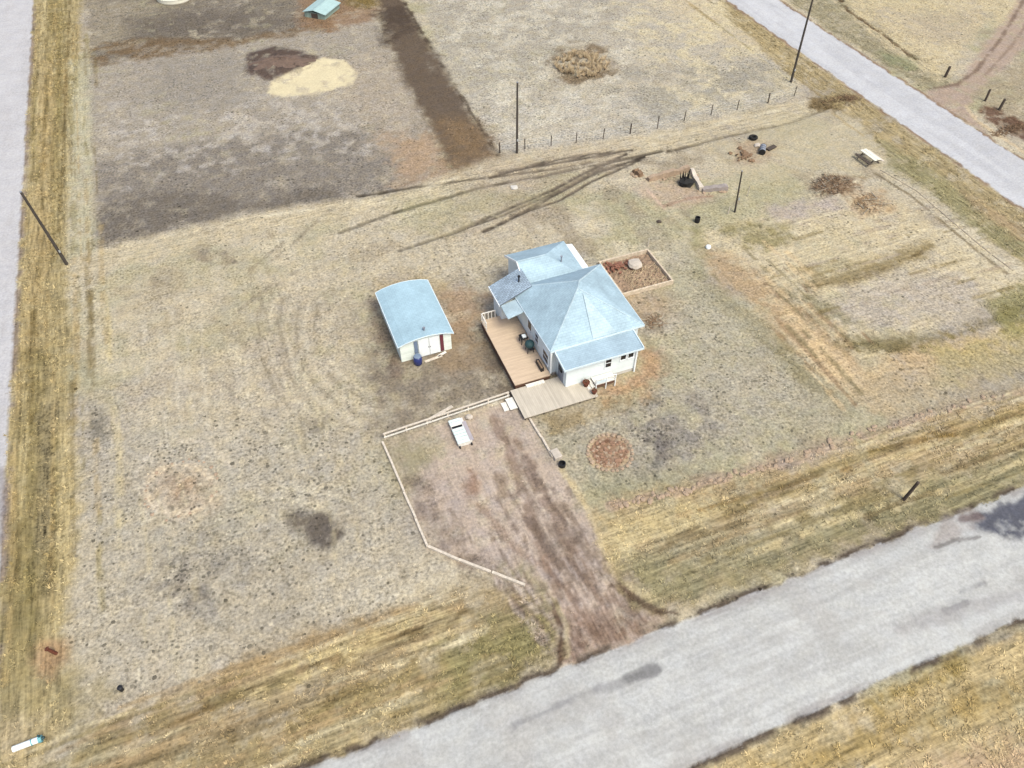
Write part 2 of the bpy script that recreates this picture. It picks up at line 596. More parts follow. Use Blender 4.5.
# the lot west of the house
area([(80, 270), (380, 230), (380, 300), (300, 420), (90, 420)], (196, 183, 156), 0.5, 4, 3)
area([(290, 290), (380, 300), (400, 380), (380, 440), (300, 440), (270, 360)], (188, 175, 154), 0.7, 3, 3, spk=.7)
for i, r in enumerate((66, 74, 82, 90, 98, 106, 114, 124)):
    stroke([(395 - r * 1.1 * math.cos(t), 330 + r * math.sin(t)) for t in np.linspace(-.35, 1.45, 14)], 0.26, ((214, 202, 176), (154, 142, 120))[i % 2], 0.42, warp=.2, broken=.36, seed=int(r))
area([(85, 420), (380, 430), (420, 545), (380, 600), (90, 700), (70, 560)], (184, 175, 157), 0.75, 3, 3, spk=.85)
area([(100, 560), (360, 560), (340, 620), (150, 690), (80, 690)], (188, 177, 155), 0.6, 4, 3, spk=.8)
area(ell(180, 490, 34, 26), (194, 174, 148), 0.7, 0.9, 1.2, spk=.9)
stroke(ell(180, 490, 33, 25) + [ell(180, 490, 33, 25)[0]], 0.3, (216, 198, 170), 0.8, broken=.42)
stroke(ell(185, 480, 48, 40)[9:22], 0.25, (212, 200, 180), 0.5, broken=.45)
area(ell(184, 484, 16, 12), (156, 128, 102), 0.6, 1.0, 1.6, holes=.45, hf=.8)
area([(290, 512), (312, 508), (340, 520), (342, 535), (322, 550), (305, 548), (298, 528)], (112, 102, 93), 0.9, 0.5, 0.8, spk=.7)
area(ell(185, 580, 26, 20), (122, 113, 106), 0.7, 1.2, 2.5, holes=.47, hf=.8)
area(ell(210, 578, 60, 30), (150, 144, 134), 0.5, 2.5, 2.5, holes=.48, hf=.9, spk=1)
area(ell(320, 425, 8, 6), (128, 118, 108), 0.7, 0.5, 0.6)
area(ell(215, 259, 16, 8), (138, 126, 112), 0.8, 0.8, 1.6, holes=.4, hf=.8)
area(ell(160, 283, 9, 5), (150, 138, 122), 0.6, 0.6, 1)
area(ell(97, 424, 7, 14), (120, 114, 102), 0.6, 0.5, 1, holes=.4, hf=1.2)
for p in ((250, 270), (270, 262), (300, 235), (260, 300), (240, 310)):
    stroke([p, (p[0] + 34, p[1] - 28)], 0.3, (150, 138, 120), 0.45, broken=.42, seed=p[0])
for i in range(6):
    x = 130 + i * 14
    stroke([(x, 310), (x + 3, 360), (x + 9, 430)], 0.22, (206, 195, 172), 0.5, broken=.42, seed=i)

# mowing and wheel lines over the lawn (worn stripes in the turf)
rm = random.Random(61)
for i in range(150):
    x = rm.uniform(-15, 40)
    y = rm.uniform(22, 66)
    ln = rm.uniform(5, 16)
    if i % 3:
        pts = [(x + rm.uniform(-.3, .3), y), (x + rm.uniform(-.5, .5), y + ln / 2), (x + rm.uniform(-.5, .5), y + ln)]
    else:
        r_, a0 = rm.uniform(6, 18), rm.uniform(0, 6.28)
        pts = [(x + r_ * math.cos(a0 + t), y + r_ * math.sin(a0 + t)) for t in np.linspace(0, ln / r_, 8)]
    if max(p[1] for p in pts) > 62 or max(p[0] for p in pts) > 42 or min(p[0] for p in pts) < -16:
        continue
    for off in (0, 1.6):
        stroke([(p[0] + off, p[1] + off * .2) for p in pts], rm.uniform(.14, .3), ((214, 202, 172), (152, 140, 118), (206, 192, 156))[i % 3], .36, warp=.2, broken=.46, seed=300 + i, world_pts=True)
# side strip along the west road
area([(34, -60), (84, -60), (80, 60), (72, 180), (66, 262), (72, 400), (74, 560), (66, 640), (72, 720), (0, 800), (-120, 800), (-120, 520), (0, 520), (4, 440), (14, 330), (22, 200)], (178, 161, 118), 0.95, 0.6, 0.5, patchy=.05, spk=.45, stn=1.0, lush=.9)
area([(70, 60), (90, 60), (95, 250), (70, 258)], (192, 185, 155), 0.85, 0.6, 0.5, spk=.6, stn=.5)
area([(46, -40), (64, -40), (62, 130), (56, 260), (50, 262), (50, 60)], (158, 141, 92), 0.7, 0.6, 0.5)
area([(40, 60), (56, 60), (50, 240), (26, 400), (20, 420), (26, 300)], (186, 163, 118), 0.6, 0.8, 0.8)
area([(26, 350), (44, 350), (42, 500), (36, 640), (8, 640), (14, 500)], (146, 131, 86), 0.7, 0.7, 0.6)
area([(40, 400), (56, 400), (56, 540), (44, 620), (36, 540)], (140, 128, 100), 0.65, 0.5, 0.8, spk=.9)
area([(56, 420), (80, 420), (76, 560), (58, 640)], (200, 182, 136), 0.6, 0.8, 0.7)
area([(8, 560), (40, 560), (46, 660), (30, 700), (-10, 700)], (152, 138, 96), 0.6, 1.2, 1.2)
stroke([(70, 0), (62, 180), (55, 262)], 0.25, (122, 104, 64), 0.6, broken=.35)
stroke([(33, 300), (22, 460), (12, 640)], 0.25, (118, 100, 60), 0.5, broken=.4)

# south verge, west part
area([(60, 800), (90, 728), (240, 660), (380, 610), (470, 588), (552, 588), (566, 655), (330, 770), (300, 800)], (170, 151, 115), 0.9, 0.9, 0.9, spk=.5, ste=1, lush=.9)
area([(110, 720), (260, 655), (390, 612), (430, 620), (300, 680), (130, 745)], (168, 140, 104), 0.6, 1.0, 1, holes=.4)
area([(230, 690), (330, 646), (420, 612), (450, 616), (340, 665), (250, 705)], (208, 190, 142), 0.8, 0.5, 0.6, ste=1)
area([(190, 765), (330, 700), (450, 640), (540, 612), (556, 650), (420, 716), (320, 766)], (160, 143, 100), 0.7, 1, 1)
area([(440, 640), (545, 610), (560, 640), (540, 662), (450, 700)], (144, 140, 96), 0.6, 1.2, 1)
area([(270, 750), (420, 690), (440, 700), (320, 758)], (196, 180, 140), 0.6, 0.8, 1)
area([(0, 690), (70, 650), (100, 700), (80, 745), (0, 775)], (172, 158, 118), 0.7, 1.5, 1.2, spk=.6)
area([(40, 640), (66, 640), (70, 660), (50, 680), (38, 670)], (186, 150, 116), 0.7, 0.6, 0.6)
area([(-60, 720), (60, 730), (60, 760), (-60, 790)], (196, 178, 146), 0.6, 1, 1)
stroke([(150, 735), (260, 684), (420, 628)], 0.2, (112, 92, 60), 0.7, broken=.36)
stroke([(230, 740), (330, 700), (450, 640)], 0.2, (130, 110, 72), 0.5, broken=.4)

# driveway and yard
area([(372, 352), (470, 320), (508, 350), (512, 398), (440, 420), (378, 440)], (142, 130, 115), 0.85, 1.3, 1.5, spk=.6)
area([(480, 330), (506, 356), (516, 392), (505, 398), (488, 370)], (104, 88, 74), 0.6, 0.8, 0.8)  # shadow along the deck's west side, painted into the ground colour
area([(440, 290), (492, 292), (484, 318), (470, 330), (450, 340), (448, 310)], (178, 150, 122), 0.75, 0.8, 1.2)
area([(368, 300), (378, 300), (404, 360), (400, 372), (376, 340)], (140, 122, 106), 0.75, 0.6, 1.0)
area([(372, 280), (430, 272), (445, 288), (380, 296)], (186, 168, 132), 0.7, 0.8, 1.0)
area([(448, 330), (470, 325), (486, 370), (446, 372), (440, 362)], (170, 146, 116), 0.6, 0.8, 1.0)
drive_poly = [(386, 443), (510, 400), (530, 418), (562, 468), (600, 535), (640, 590), (668, 612), (650, 640), (600, 655), (562, 668), (556, 612), (530, 587), (430, 549), (389, 452)]
idx_drive, m_drive = area(drive_poly, (194, 176, 160), 0.95, 0.45, 0.35, spk=.42, stn=.35, lush=.12)
area([(388, 446), (430, 434), (446, 450), (420, 480), (405, 500)], (164, 156, 124), 0.8, 1.2, 1.2, lush=.6)
area([(404, 480), (430, 470), (470, 540), (500, 572), (434, 548)], (134, 118, 106), 0.7, 1.0, 1.5, holes=.42, hf=.7, spk=.8)
area([(470, 470), (484, 478), (478, 500), (462, 498)], (158, 122, 98), 0.7, 0.5, 0.6)
area([(425, 470), (470, 500), (520, 560), (540, 580), (510, 570), (450, 520)], (188, 172, 160), 0.6, 0.6, 0.8)
area([(490, 570), (530, 560), (556, 600), (552, 612), (530, 588)], (160, 150, 112), 0.7, 0.6, 0.8, lush=.7)
for pts, w, c in (
    ([(492, 420), (506, 440), (512, 460), (524, 500), (545, 560), (556, 590), (580, 640)], 0.42, (120, 102, 90)),
    ([(516, 440), (534, 480), (556, 520), (580, 560), (600, 590), (632, 612)], 0.4, (118, 100, 88)),
    ([(500, 480), (506, 496)], 0.5, (128, 112, 92)),
    ([(478, 505), (520, 550), (548, 572)], 0.3, (136, 118, 104)),
    ([(548, 560), (572, 600), (602, 642)], 0.35, (126, 104, 90)),
    ([(566, 560), (602, 600), (640, 632)], 0.35, (122, 102, 88)),
):
    stroke(pts, w * 1.5, tuple(v + d_ for v, d_ in zip(c, (24, 17, 12))), 0.62, warp=.6, broken=.3, h=-0.05)
for i in range(9):
    a = i / 8
    stroke([(556 + 18 * a, 590 - 6 * a), (580 + 40 * a, 655 - 34 * a)], 0.13, (208, 186, 168), 0.6, broken=.45, seed=i)
rs_ = random.Random(41)
for i in range(46):
    u = i / 45
    p0 = np.array((436 + 96 * u, 486 - 52 * u)) + np.array((rs_.uniform(-6, 6), rs_.uniform(-6, 6)))
    p3 = np.array((562 + 96 * u, 664 - 48 * u))
    p1 = p0 * .6 + p3 * .4 + np.array((-8, 10)) * (1 - u)
    p2 = p0 * .25 + p3 * .75 + np.array((-8, 8)) * (1 - u)
    a0, a1 = sorted((rs_.uniform(0, .7), rs_.uniform(.3, 1)))
    pts = []
    for t in np.linspace(a0, min(1, a1 + .25), 7):
        pts.append(tuple(p0 * (1 - t) ** 3 + 3 * p1 * t * (1 - t) ** 2 + 3 * p2 * t * t * (1 - t) + p3 * t ** 3))
    stroke(pts, rs_.uniform(.12, .3), ((124, 106, 94), (196, 180, 168), (140, 122, 108))[i % 3], .6, warp=.3, broken=.42, seed=200 + i)
area([(566, 620), (600, 612), (650, 618), (660, 630), (600, 652), (566, 664)], (150, 122, 102), 0.7, 0.9, 0.9, stn=.7)
stroke([(556, 604), (562, 630), (560, 665)], 0.28, (104, 82, 66), 0.8)
stroke([(612, 585), (634, 600), (660, 612)], 0.3, (100, 80, 68), 0.85)  # shadowed edge of the east grass rim, painted dark
stroke([(564, 470), (590, 512), (604, 545), (616, 575)], 0.3, (200, 180, 140), 0.7, broken=.35)

# south verge, east part and the yard in front of the house
area([(540, 424), (640, 390), (720, 360), (830, 410), (700, 470), (610, 500), (580, 480)], (178, 169, 151), 0.85, 2.0, 2.0, spk=.8)
area([(700, 300), (770, 320), (860, 400), (820, 420), (720, 400), (660, 350)], (184, 175, 155), 0.7, 2.5, 2.0, spk=.85)
area([(642, 400), (700, 396), (720, 430), (690, 462), (640, 470), (634, 440)], (146, 138, 130), 0.7, 1.5, 2.5, holes=.45, hf=.7, spk=1)
area(ell(660, 444, 16, 14), (120, 112, 106), 0.65, 1.0, 2, holes=.42, hf=.9)
area([(560, 440), (600, 470), (640, 480), (720, 470), (700, 480), (620, 505), (588, 500)], (156, 152, 120), 0.6, 1.5, 1.5)
area([(545, 420), (600, 398), (640, 384), (650, 396), (560, 432)], (162, 142, 104), 0.75, 0.8, 1.0, lush=.7)
area([(600, 385), (634, 372), (642, 345), (660, 350), (664, 372), (640, 396), (604, 400)], (190, 156, 122), 0.85, 0.9, 1.0)
area([(615, 300), (665, 285), (680, 300), (660, 318), (630, 320)], (186, 158, 124), 0.6, 1, 1.2)
area([(640, 315), (665, 318), (662, 335), (645, 335)], (140, 130, 118), 0.6, 0.8, 1.2, holes=.4, hf=.9)
area(ell(610, 452, 21, 18), (170, 138, 112), 0.95, 0.25, 0.25, spk=.6, lush=.1)
stroke(ell(609, 452, 20, 17.5) + [ell(609, 452, 20, 17.5)[0]], 0.2, (208, 186, 150), 0.85, broken=.3)
stroke(ell(610, 453, 14, 12) + [ell(610, 453, 14, 12)[0]], 0.14, (120, 82, 62), 0.7, broken=.4)
area([(590, 505), (700, 478), (830, 440), (1030, 380), (1100, 370), (1100, 460), (1030, 492), (860, 548), (700, 600), (665, 614), (640, 606), (610, 575)], (182, 161, 124), 0.9, 0.8, 0.8, spk=.5, ste=1.0, lush=.9)
area([(620, 560), (760, 520), (960, 470), (1040, 440), (1040, 490), (860, 546), (690, 600), (640, 600)], (150, 144, 110), 0.8, 1.0, 1.0)
area([(600, 525), (700, 500), (760, 490), (740, 515), (640, 545), (612, 560)], (208, 190, 142), 0.7, 1.0, 1.0)
area([(640, 548), (760, 515), (840, 505), (840, 530), (700, 570)], (178, 168, 142), 0.5, 1.2, 1.2)
area([(800, 450), (1040, 386), (1040, 420), (900, 450), (800, 480)], (192, 168, 116), 0.7, 0.9, 0.9)
area([(780, 462), (940, 418), (1040, 390), (1040, 396), (940, 428), (790, 472)], (188, 176, 160), 0.7, 0.6, 0.8)
stroke([(870, 452), (960, 432), (1040, 408)], 0.25, (132, 106, 52), 0.8, broken=.32)
stroke([(700, 510), (800, 482), (960, 440)], 0.22, (140, 112, 66), 0.6, broken=.38)
area(ell(905, 494, 14, 9), (200, 188, 156), 0.7, 0.4, 0.6)
stroke([(612, 505), (700, 486), (790, 462), (880, 430), (1000, 398), (1040, 388)], 0.45, (192, 166, 146), 0.55, warp=.8, broken=.45)
area([(690, 478), (820, 440), (1000, 385), (1000, 395), (830, 452), (700, 488)], (168, 150, 138), 0.5, 0.6, 0.8)

# the old garden plot to the east
area([(690, 235), (760, 215), (900, 200), (1020, 285), (1010, 300), (900, 350), (870, 420), (830, 400), (760, 320)], (206, 191, 158), 0.85, 1.5, 1.5, spk=.7, ste=.5)
area([(696, 246), (745, 262), (800, 300), (850, 350), (885, 405), (868, 415), (828, 380), (770, 320), (710, 280)], (186, 160, 126), 0.85, 1.0, 1.2)
area([(775, 300), (830, 345), (880, 395), (905, 392), (885, 410), (860, 412), (810, 360)], (216, 190, 150), 0.85, 0.8, 1.0)
area([(700, 270), (760, 320), (830, 385), (866, 412), (850, 420), (800, 385), (740, 325), (700, 285)], (150, 140, 106), 0.75, 0.8, 1.0, lush=.8)
area([(860, 385), (900, 345), (1000, 325), (1030, 310), (1030, 370), (930, 395), (880, 412)], (206, 178, 136), 0.85, 1.2, 1.2)
area([(830, 340), (900, 336), (960, 330), (1030, 296), (1030, 318), (960, 338), (900, 352), (850, 350)], (128, 116, 76), 0.8, 0.7, 1.0, lush=1)
area([(980, 300), (1040, 280), (1040, 340), (1000, 335)], (150, 143, 94), 0.75, 0.8, 1.0, lush=1)
area([(930, 345), (1040, 320), (1040, 370), (940, 385)], (176, 164, 106), 0.6, 1.0, 1.2)
area([(780, 400), (1040, 340), (1040, 392), (900, 420), (800, 450)], (176, 166, 142), 0.6, 2.0, 1.5)
area([(800, 282), (850, 272), (930, 246), (930, 254), (860, 282), (808, 290)], (152, 134, 94), 0.8, 0.5, 0.6)
area([(798, 268), (860, 260), (930, 240), (930, 246), (850, 270), (800, 276)], (168, 150, 110), 0.7, 0.5, 0.6)
stroke([(806, 287), (860, 279), (925, 251)], 0.22, (122, 104, 72), 0.6, broken=.4)
area([(830, 300), (900, 275), (980, 280), (980, 310), (880, 330), (840, 325)], (188, 177, 164), 0.75, 1.5, 1.5, spk=.7)
area([(780, 286), (830, 300), (870, 330), (830, 330), (790, 305)], (150, 142, 112), 0.7, 0.8, 1.5, holes=.42, hf=.8, lush=.8)
area([(725, 225), (790, 222), (790, 240), (760, 252), (720, 236)], (152, 142, 98), 0.75, 0.8, 1.2, holes=.35, lush=.9)
area([(770, 205), (830, 198), (850, 210), (800, 222), (765, 218)], (186, 172, 164), 0.7, 1, 1.2)
area([(690, 225), (700, 225), (706, 280), (694, 280)], (156, 150, 108), 0.7, 0.6, 0.8)
area([(640, 215), (700, 260), (760, 330), (720, 350), (660, 300)], (184, 176, 152), 0.6, 2, 1.5, spk=.8)
area([(636, 190), (650, 180), (690, 185), (720, 195), (700, 205), (660, 210)], (194, 172, 150), 0.75, 0.8, 0.9, spk=.6)
stroke([(648, 190), (664, 208)], 0.2, (220, 192, 168), 0.7)
stroke([(664, 206), (690, 198), (712, 196)], 0.25, (176, 142, 120), 0.6)
area([(805, 178), (860, 178), (858, 192), (846, 200), (815, 192)], (142, 116, 92), 0.8, 0.8, 1.2, holes=.35, hf=.7)
area([(846, 195), (885, 190), (892, 208), (860, 218)], (190, 164, 130), 0.75, 0.8, 1.0)
area([(700, 140), (800, 110), (870, 115), (900, 160), (800, 180), (740, 180)], (194, 182, 152), 0.7, 2.5, 2, spk=.4)
area([(735, 140), (775, 140), (775, 160), (738, 164)], (178, 152, 128), 0.6, 1.0, 1.2)
area([(808, 98), (866, 94), (868, 102), (840, 110), (812, 110)], (128, 106, 70), 0.85, 0.5, 0.8, lush=1)

# combed bands in the verges left by the mower
for i in range(170):
    band = i % 5
    if band < 3:
        y = road_n1 + .8 + 6.6 * rm.random() ** .9
        x = rm.uniform(-24, 52)
    else:
        y = road_n0 - .6 - 7 * rm.random()
        x = rm.uniform(4, 45)
    ln = rm.uniform(4, 18)
    if band < 3:
        if x < 8.3:
            ln = min(ln, 7.8 - x - .45 * (y - road_n1))
            if ln < 2:
                continue
        elif x < 15.6:
            continue
    pts = [(x, y + rm.uniform(-.2, .2)), (x + ln / 2, y + rm.uniform(-.25, .25)), (x + ln, y + rm.uniform(-.2, .2))]
    if band < 3:
        pass
    stroke(pts, rm.uniform(.12, .42), ((126, 106, 72), (212, 194, 150), (150, 134, 92), (174, 150, 112), (216, 202, 166))[rm.randrange(5)], .55, warp=.25, broken=.38, seed=500 + i, world_pts=True)
for i in range(110):
    x = side_e + .5 + 7.2 * rm.random() if i % 3 else back_e0 - .5 - 5.5 * rm.random()
    y = rm.uniform(26, 125)
    ln = rm.uniform(4, 18)
    stroke([(x, y), (x + rm.uniform(-.2, .2), y + ln / 2), (x, y + ln)], rm.uniform(.12, .4), ((134, 116, 74), (206, 190, 146), (150, 136, 88), (180, 156, 108))[rm.randrange(4)], .45, warp=.25, broken=.38, seed=800 + i, world_pts=True)
stroke([(562, 470), (586, 508), (602, 545), (614, 575)], 0.22, (206, 188, 150), 0.8, warp=.2, broken=.25)
stroke([(604, 560), (618, 584), (640, 600), (660, 611), (676, 613)], 0.22, (104, 84, 70), 0.75, warp=.5, broken=.36)  # shadow edge below the east grass rim, painted into the ground
stroke([(612, 570), (630, 586), (662, 604)], 0.3, (200, 184, 142), 0.5, warp=.4, broken=.4)
stroke([(553, 598), (566, 622), (566, 655)], 0.3, (198, 184, 142), 0.5, warp=.4, broken=.42)
stroke([(552, 604), (562, 632), (561, 662)], 0.2, (118, 96, 78), 0.6, warp=.5, broken=.42)
# the worn lines beside the old timber edging
stroke([(880, 170), (915, 190), (950, 220), (982, 247), (1012, 270)], .28, (212, 198, 168), .8, warp=.1, broken=.28)
stroke([(876, 174), (910, 195), (945, 224), (976, 250), (1006, 273)], .25, (128, 112, 84), .7, warp=.1, broken=.3)
stroke([(955, 200), (990, 235), (1030, 268)], .25, (206, 192, 158), .7, warp=.2, broken=.35)
for i in range(26):
    t_ = i / 25
    a_ = (700 + 70 * t_, 262 - 26 * t_)
    b_ = (846 + 60 * t_, 418 - 46 * t_)
    u0, u1 = sorted((rm.random(), rm.random()))
    stroke([(a_[0] + (b_[0] - a_[0]) * u + 4 * math.sin(u * 3), a_[1] + (b_[1] - a_[1]) * u) for u in np.linspace(u0, u1, 5)], rm.uniform(.15, .4), ((138, 126, 92), (214, 190, 150), (160, 132, 100))[i % 3], .6, warp=.3, broken=.4, seed=950 + i)
for i in range(30):
    x, y = rm.uniform(770, 990), rm.uniform(215, 320)
    L_ = rm.uniform(20, 70)
    stroke([(x, y), (x + L_, y - L_ * .27)], rm.uniform(.15, .35), ((150, 132, 88), (214, 200, 166), (176, 160, 140))[i % 3], .55, warp=.3, broken=.4, seed=990 + i)
# verges of the back road
area([(690, -60), (722, -60), (729, 0), (870, 101), (1024, 211), (1080, 250), (1080, 300), (1024, 265), (900, 170), (860, 122), (800, 82), (735, 25)], (176, 158, 118), 0.9, 0.7, 0.8, spk=.4, stn=1, lush=.9)
area([(880, 140), (930, 165), (1040, 250), (1040, 270), (960, 220), (890, 165)], (156, 150, 112), 0.75, 0.9, 1.0, lush=.9)
area([(960, 190), (1024, 225), (1024, 240), (970, 210)], (182, 156, 124), 0.6, 0.7, 1)
area([(790, -60), (860, -60), (880, 20), (960, 85), (930, 92), (850, 44), (788, 0)], (164, 154, 124), 0.85, 0.6, 0.8, stn=.8, lush=.8)
area([(830, -60), (1200, -60), (1200, 150), (1030, 40), (985, 20), (940, 80), (900, 60), (850, 10)], (208, 192, 156), 0.85, 0.8, 1.0, spk=.75, lush=.7)
area([(905, 15), (980, 10), (960, 45), (920, 40)], (186, 172, 150), 0.6, 2, 2)
stroke([(826, -20), (848, 10), (880, 32), (915, 58)], 0.4, (122, 100, 74), 0.8, warp=.6, broken=.33, h=-.15, lush=1)
stroke([(818, -20), (840, 8), (880, 40), (920, 66)], 0.35, (206, 190, 158), 0.6, broken=.38)
area([(870, 48), (912, 58), (920, 72), (890, 66)], (140, 146, 110), 0.6, 0.8, 1)
track_poly = [(1100, -70), (1060, -60), (1012, 10), (975, 60), (958, 82), (925, 92), (905, 88), (985, 132), (968, 108), (978, 92), (1024, 48), (1120, -40)]
idx_track, m_track = area(track_poly, (184, 163, 146), 0.95, 0.5, 0.4, spk=.4, lush=.05)
stroke([(1030, -10), (1000, 40), (975, 72), (955, 85), (935, 88)], 0.35, (132, 110, 94), 0.7, broken=.3)
stroke([(1040, 5), (1010, 48), (985, 75)], 0.3, (148, 126, 110), 0.6, broken=.35)
area([(972, 95), (1024, 60), (1100, 40), (1100, 160), (1024, 128), (985, 106)], (174, 160, 134), 0.85, 0.6, 0.8, spk=.7)
area([(982, 104), (1024, 122), (1060, 140), (1060, 158), (1024, 142), (984, 116)], (118, 84, 66), 0.85, 0.5, 0.8, lush=.9)
stroke([(966, 106), (976, 120), (1024, 152), (1060, 176)], 0.4, (214, 192, 156), 0.7, broken=.3)

# south of the front road
area([(660, 775), (860, 698), (1024, 632), (1200, 560), (1200, 900), (640, 900)], (197, 176, 132), 0.92, 0.4, 0.4, spk=.4, ste=1.0, lush=.9)
area([(760, 765), (900, 715), (1040, 670), (1040, 690), (900, 745), (800, 790)], (176, 150, 92), 0.7, 1.0, 1.0)
area([(900, 770), (1040, 730), (1040, 790), (900, 800)], (200, 172, 142), 0.7, 1.0, 1.2)
area([(860, 700), (960, 655), (980, 660), (880, 712)], (158, 136, 74), 0.7, 0.5, 0.8)

# dry turf varies a good deal in tone from spot to spot
piv = np.array(alb(188, 178, 154))
lumr = COLR.mean(1) / piv.mean()
COLR = COLR * (np.maximum(lumr, .02) ** 0.2)[:, None]

# surface classes
jag = W1 * 0.9 + FINE * 0.25
d_front = np.maximum(NG - (road_n1 + jag * 0.55), (road_n0 + jag * 0.55) - NG)
d_side = EE - (side_e + jag * 0.4)
d_back = np.maximum(EE - (back_e1 + jag * 0.7), (back_e0 + jag * 0.7) - EE)
# the grass kerbs of the driveway mouth flare out to the road
def road_fill(d, rgb, dirt, soft=0.12):
    mm = 1 - sstep(0.1, 0.55, np.abs(d - 0.1))
    paint(ALL, mm * sstep(.34, .52, fbm(EE, NG, 0.6, 4, 91)), dirt, 0.95, lush=.2)
    m = 1 - sstep(-soft, soft, d)
    paint(ALL, m, rgb, 1.0, spk=.2, ste=0, stn=0, lush=0)
    return m

mf = road_fill(d_front, (205, 204, 200), (92, 80, 70))
# tyre-polished lanes, darker edges and stains on the front road (worn asphalt, its own colour)
lane = (NG - road_n0) / (road_n1 - road_n0)
sm = fbm(EE * 0.12, NG, 0.9, 4, 101)
paint(ALL, mf * sstep(.45, .7, sm), (194, 192, 187), 0.7)
paint(ALL, mf * sstep(.55, .75, fbm(EE * .1, NG, 1.5, 3, 108)), (212, 211, 206), 0.5)
paint(ALL, mf * (sstep(0.90, 1.0, lane) + sstep(0.10, 0.0, lane)) * sstep(.3, .6, fbm(EE, NG, .6, 3, 105)), (160, 152, 148), 0.7)
paint(ALL, mf * sstep(.5, .62, fbm(EE * .07, NG, 2.6, 3, 111)), (188, 186, 182), 0.5)
paint(ALL, mf * sstep(.53, .66, fbm(EE * .05, NG, 4.0, 2, 114)), (213, 212, 207), 0.45)
paint(ALL, mf * sstep(.6, .7, fbm(EE, NG, 0.35, 4, 117)), (190, 186, 180), 0.5)
ms = road_fill(d_side, (207, 204, 205), (150, 134, 118))
paint(ALL, ms * sstep(.5, .7, fbm(EE, NG * .15, .8, 4, 103)), (198, 194, 194), 0.6)
mk = road_fill(d_back, (212, 211, 213), (150, 126, 104))
paint(ALL, mk * sstep(.45, .65, fbm(EE, NG * .12, .8, 4, 104)), (198, 197, 199), 0.7)


def road_stain(pts, w, rgb, k, broken=.3, closed=False):
    if closed:
        area(pts, rgb, k, .3, .4, spk=.3)
    else:
        stroke(pts, w, rgb, k, warp=.4, broken=broken)


road_stain([(510, 728), (560, 706), (600, 690), (655, 672)], .3, (150, 148, 148), .6)
road_stain([(628, 678), (655, 669)], .4, (128, 126, 126), .7, .2)
road_stain([(945, 612), (968, 602)], .25, (140, 138, 138), .8, .2)
road_stain([(900, 630), (1000, 600), (1030, 592)], .7, (178, 174, 172), .6)
road_stain([(960, 592), (985, 584)], .2, (150, 148, 148), .6)
road_stain([(966, 522), (1000, 505), (1040, 487), (1100, 462), (1100, 510), (1040, 540), (1000, 536), (980, 530)], 0, (92, 93, 104), .95, closed=True)
road_stain([(930, 548), (945, 520), (975, 512), (982, 518), (965, 532)], 0, (170, 160, 154), .7, closed=True)
road_stain([(936, 548), (955, 541), (992, 536)], .18, (124, 118, 114), .7, .25)
road_stain([(962, 520), (980, 516)], .3, (110, 92, 90), .7, .2)
road_stain([(0, 470), (2, 500), (0, 540)], .4, (150, 140, 138), .6)

# relief: crowned roads, shallow ditches, heaps
HGT = np.where(mf > .5, 0.02 + 0.06 * (1 - (2 * lane - 1) ** 2) + FINE * .01, HGT)
HGT += -0.10 * (np.exp(-((NG - road_n1 - 2.2) / 1.0) ** 2) + np.exp(-((NG - road_n0 + 2.2) / 1.0) ** 2))
HGT += -0.14 * np.exp(-((EE - side_e - 2.6) / 1.0) ** 2) - 0.12 * np.exp(-((EE - back_e0 + 2.5) / 1.1) ** 2)
for cx, cy, h, r in ((281, 63, .55, 3.6), (582, 64, .25, 3.5), (838, 187, .35, 2.6), (868, 205, .25, 1.8), (840, 101, .35, 2.4), (180, 490, .15, 2.4)):
    x, y = at(cx, cy)
    HGT += h * np.exp(-(((EE - x) ** 2 + (NG - y) ** 2) / (r * r)) ** 1.5) * (0.8 + 0.8 * (FINE + W1))
# level ground under buildings and deck
for (x0, x1, y0, y1) in ((14, 25.5, 34, 50), (7, 12, 43, 50.5), (27, 33, 43.5, 49)):
    mm = sstep(1.0, 0.0, np.maximum.reduce([x0 - EE, EE - x1, y0 - NG, NG - y1]))
    HGT = HGT * (1 - mm)


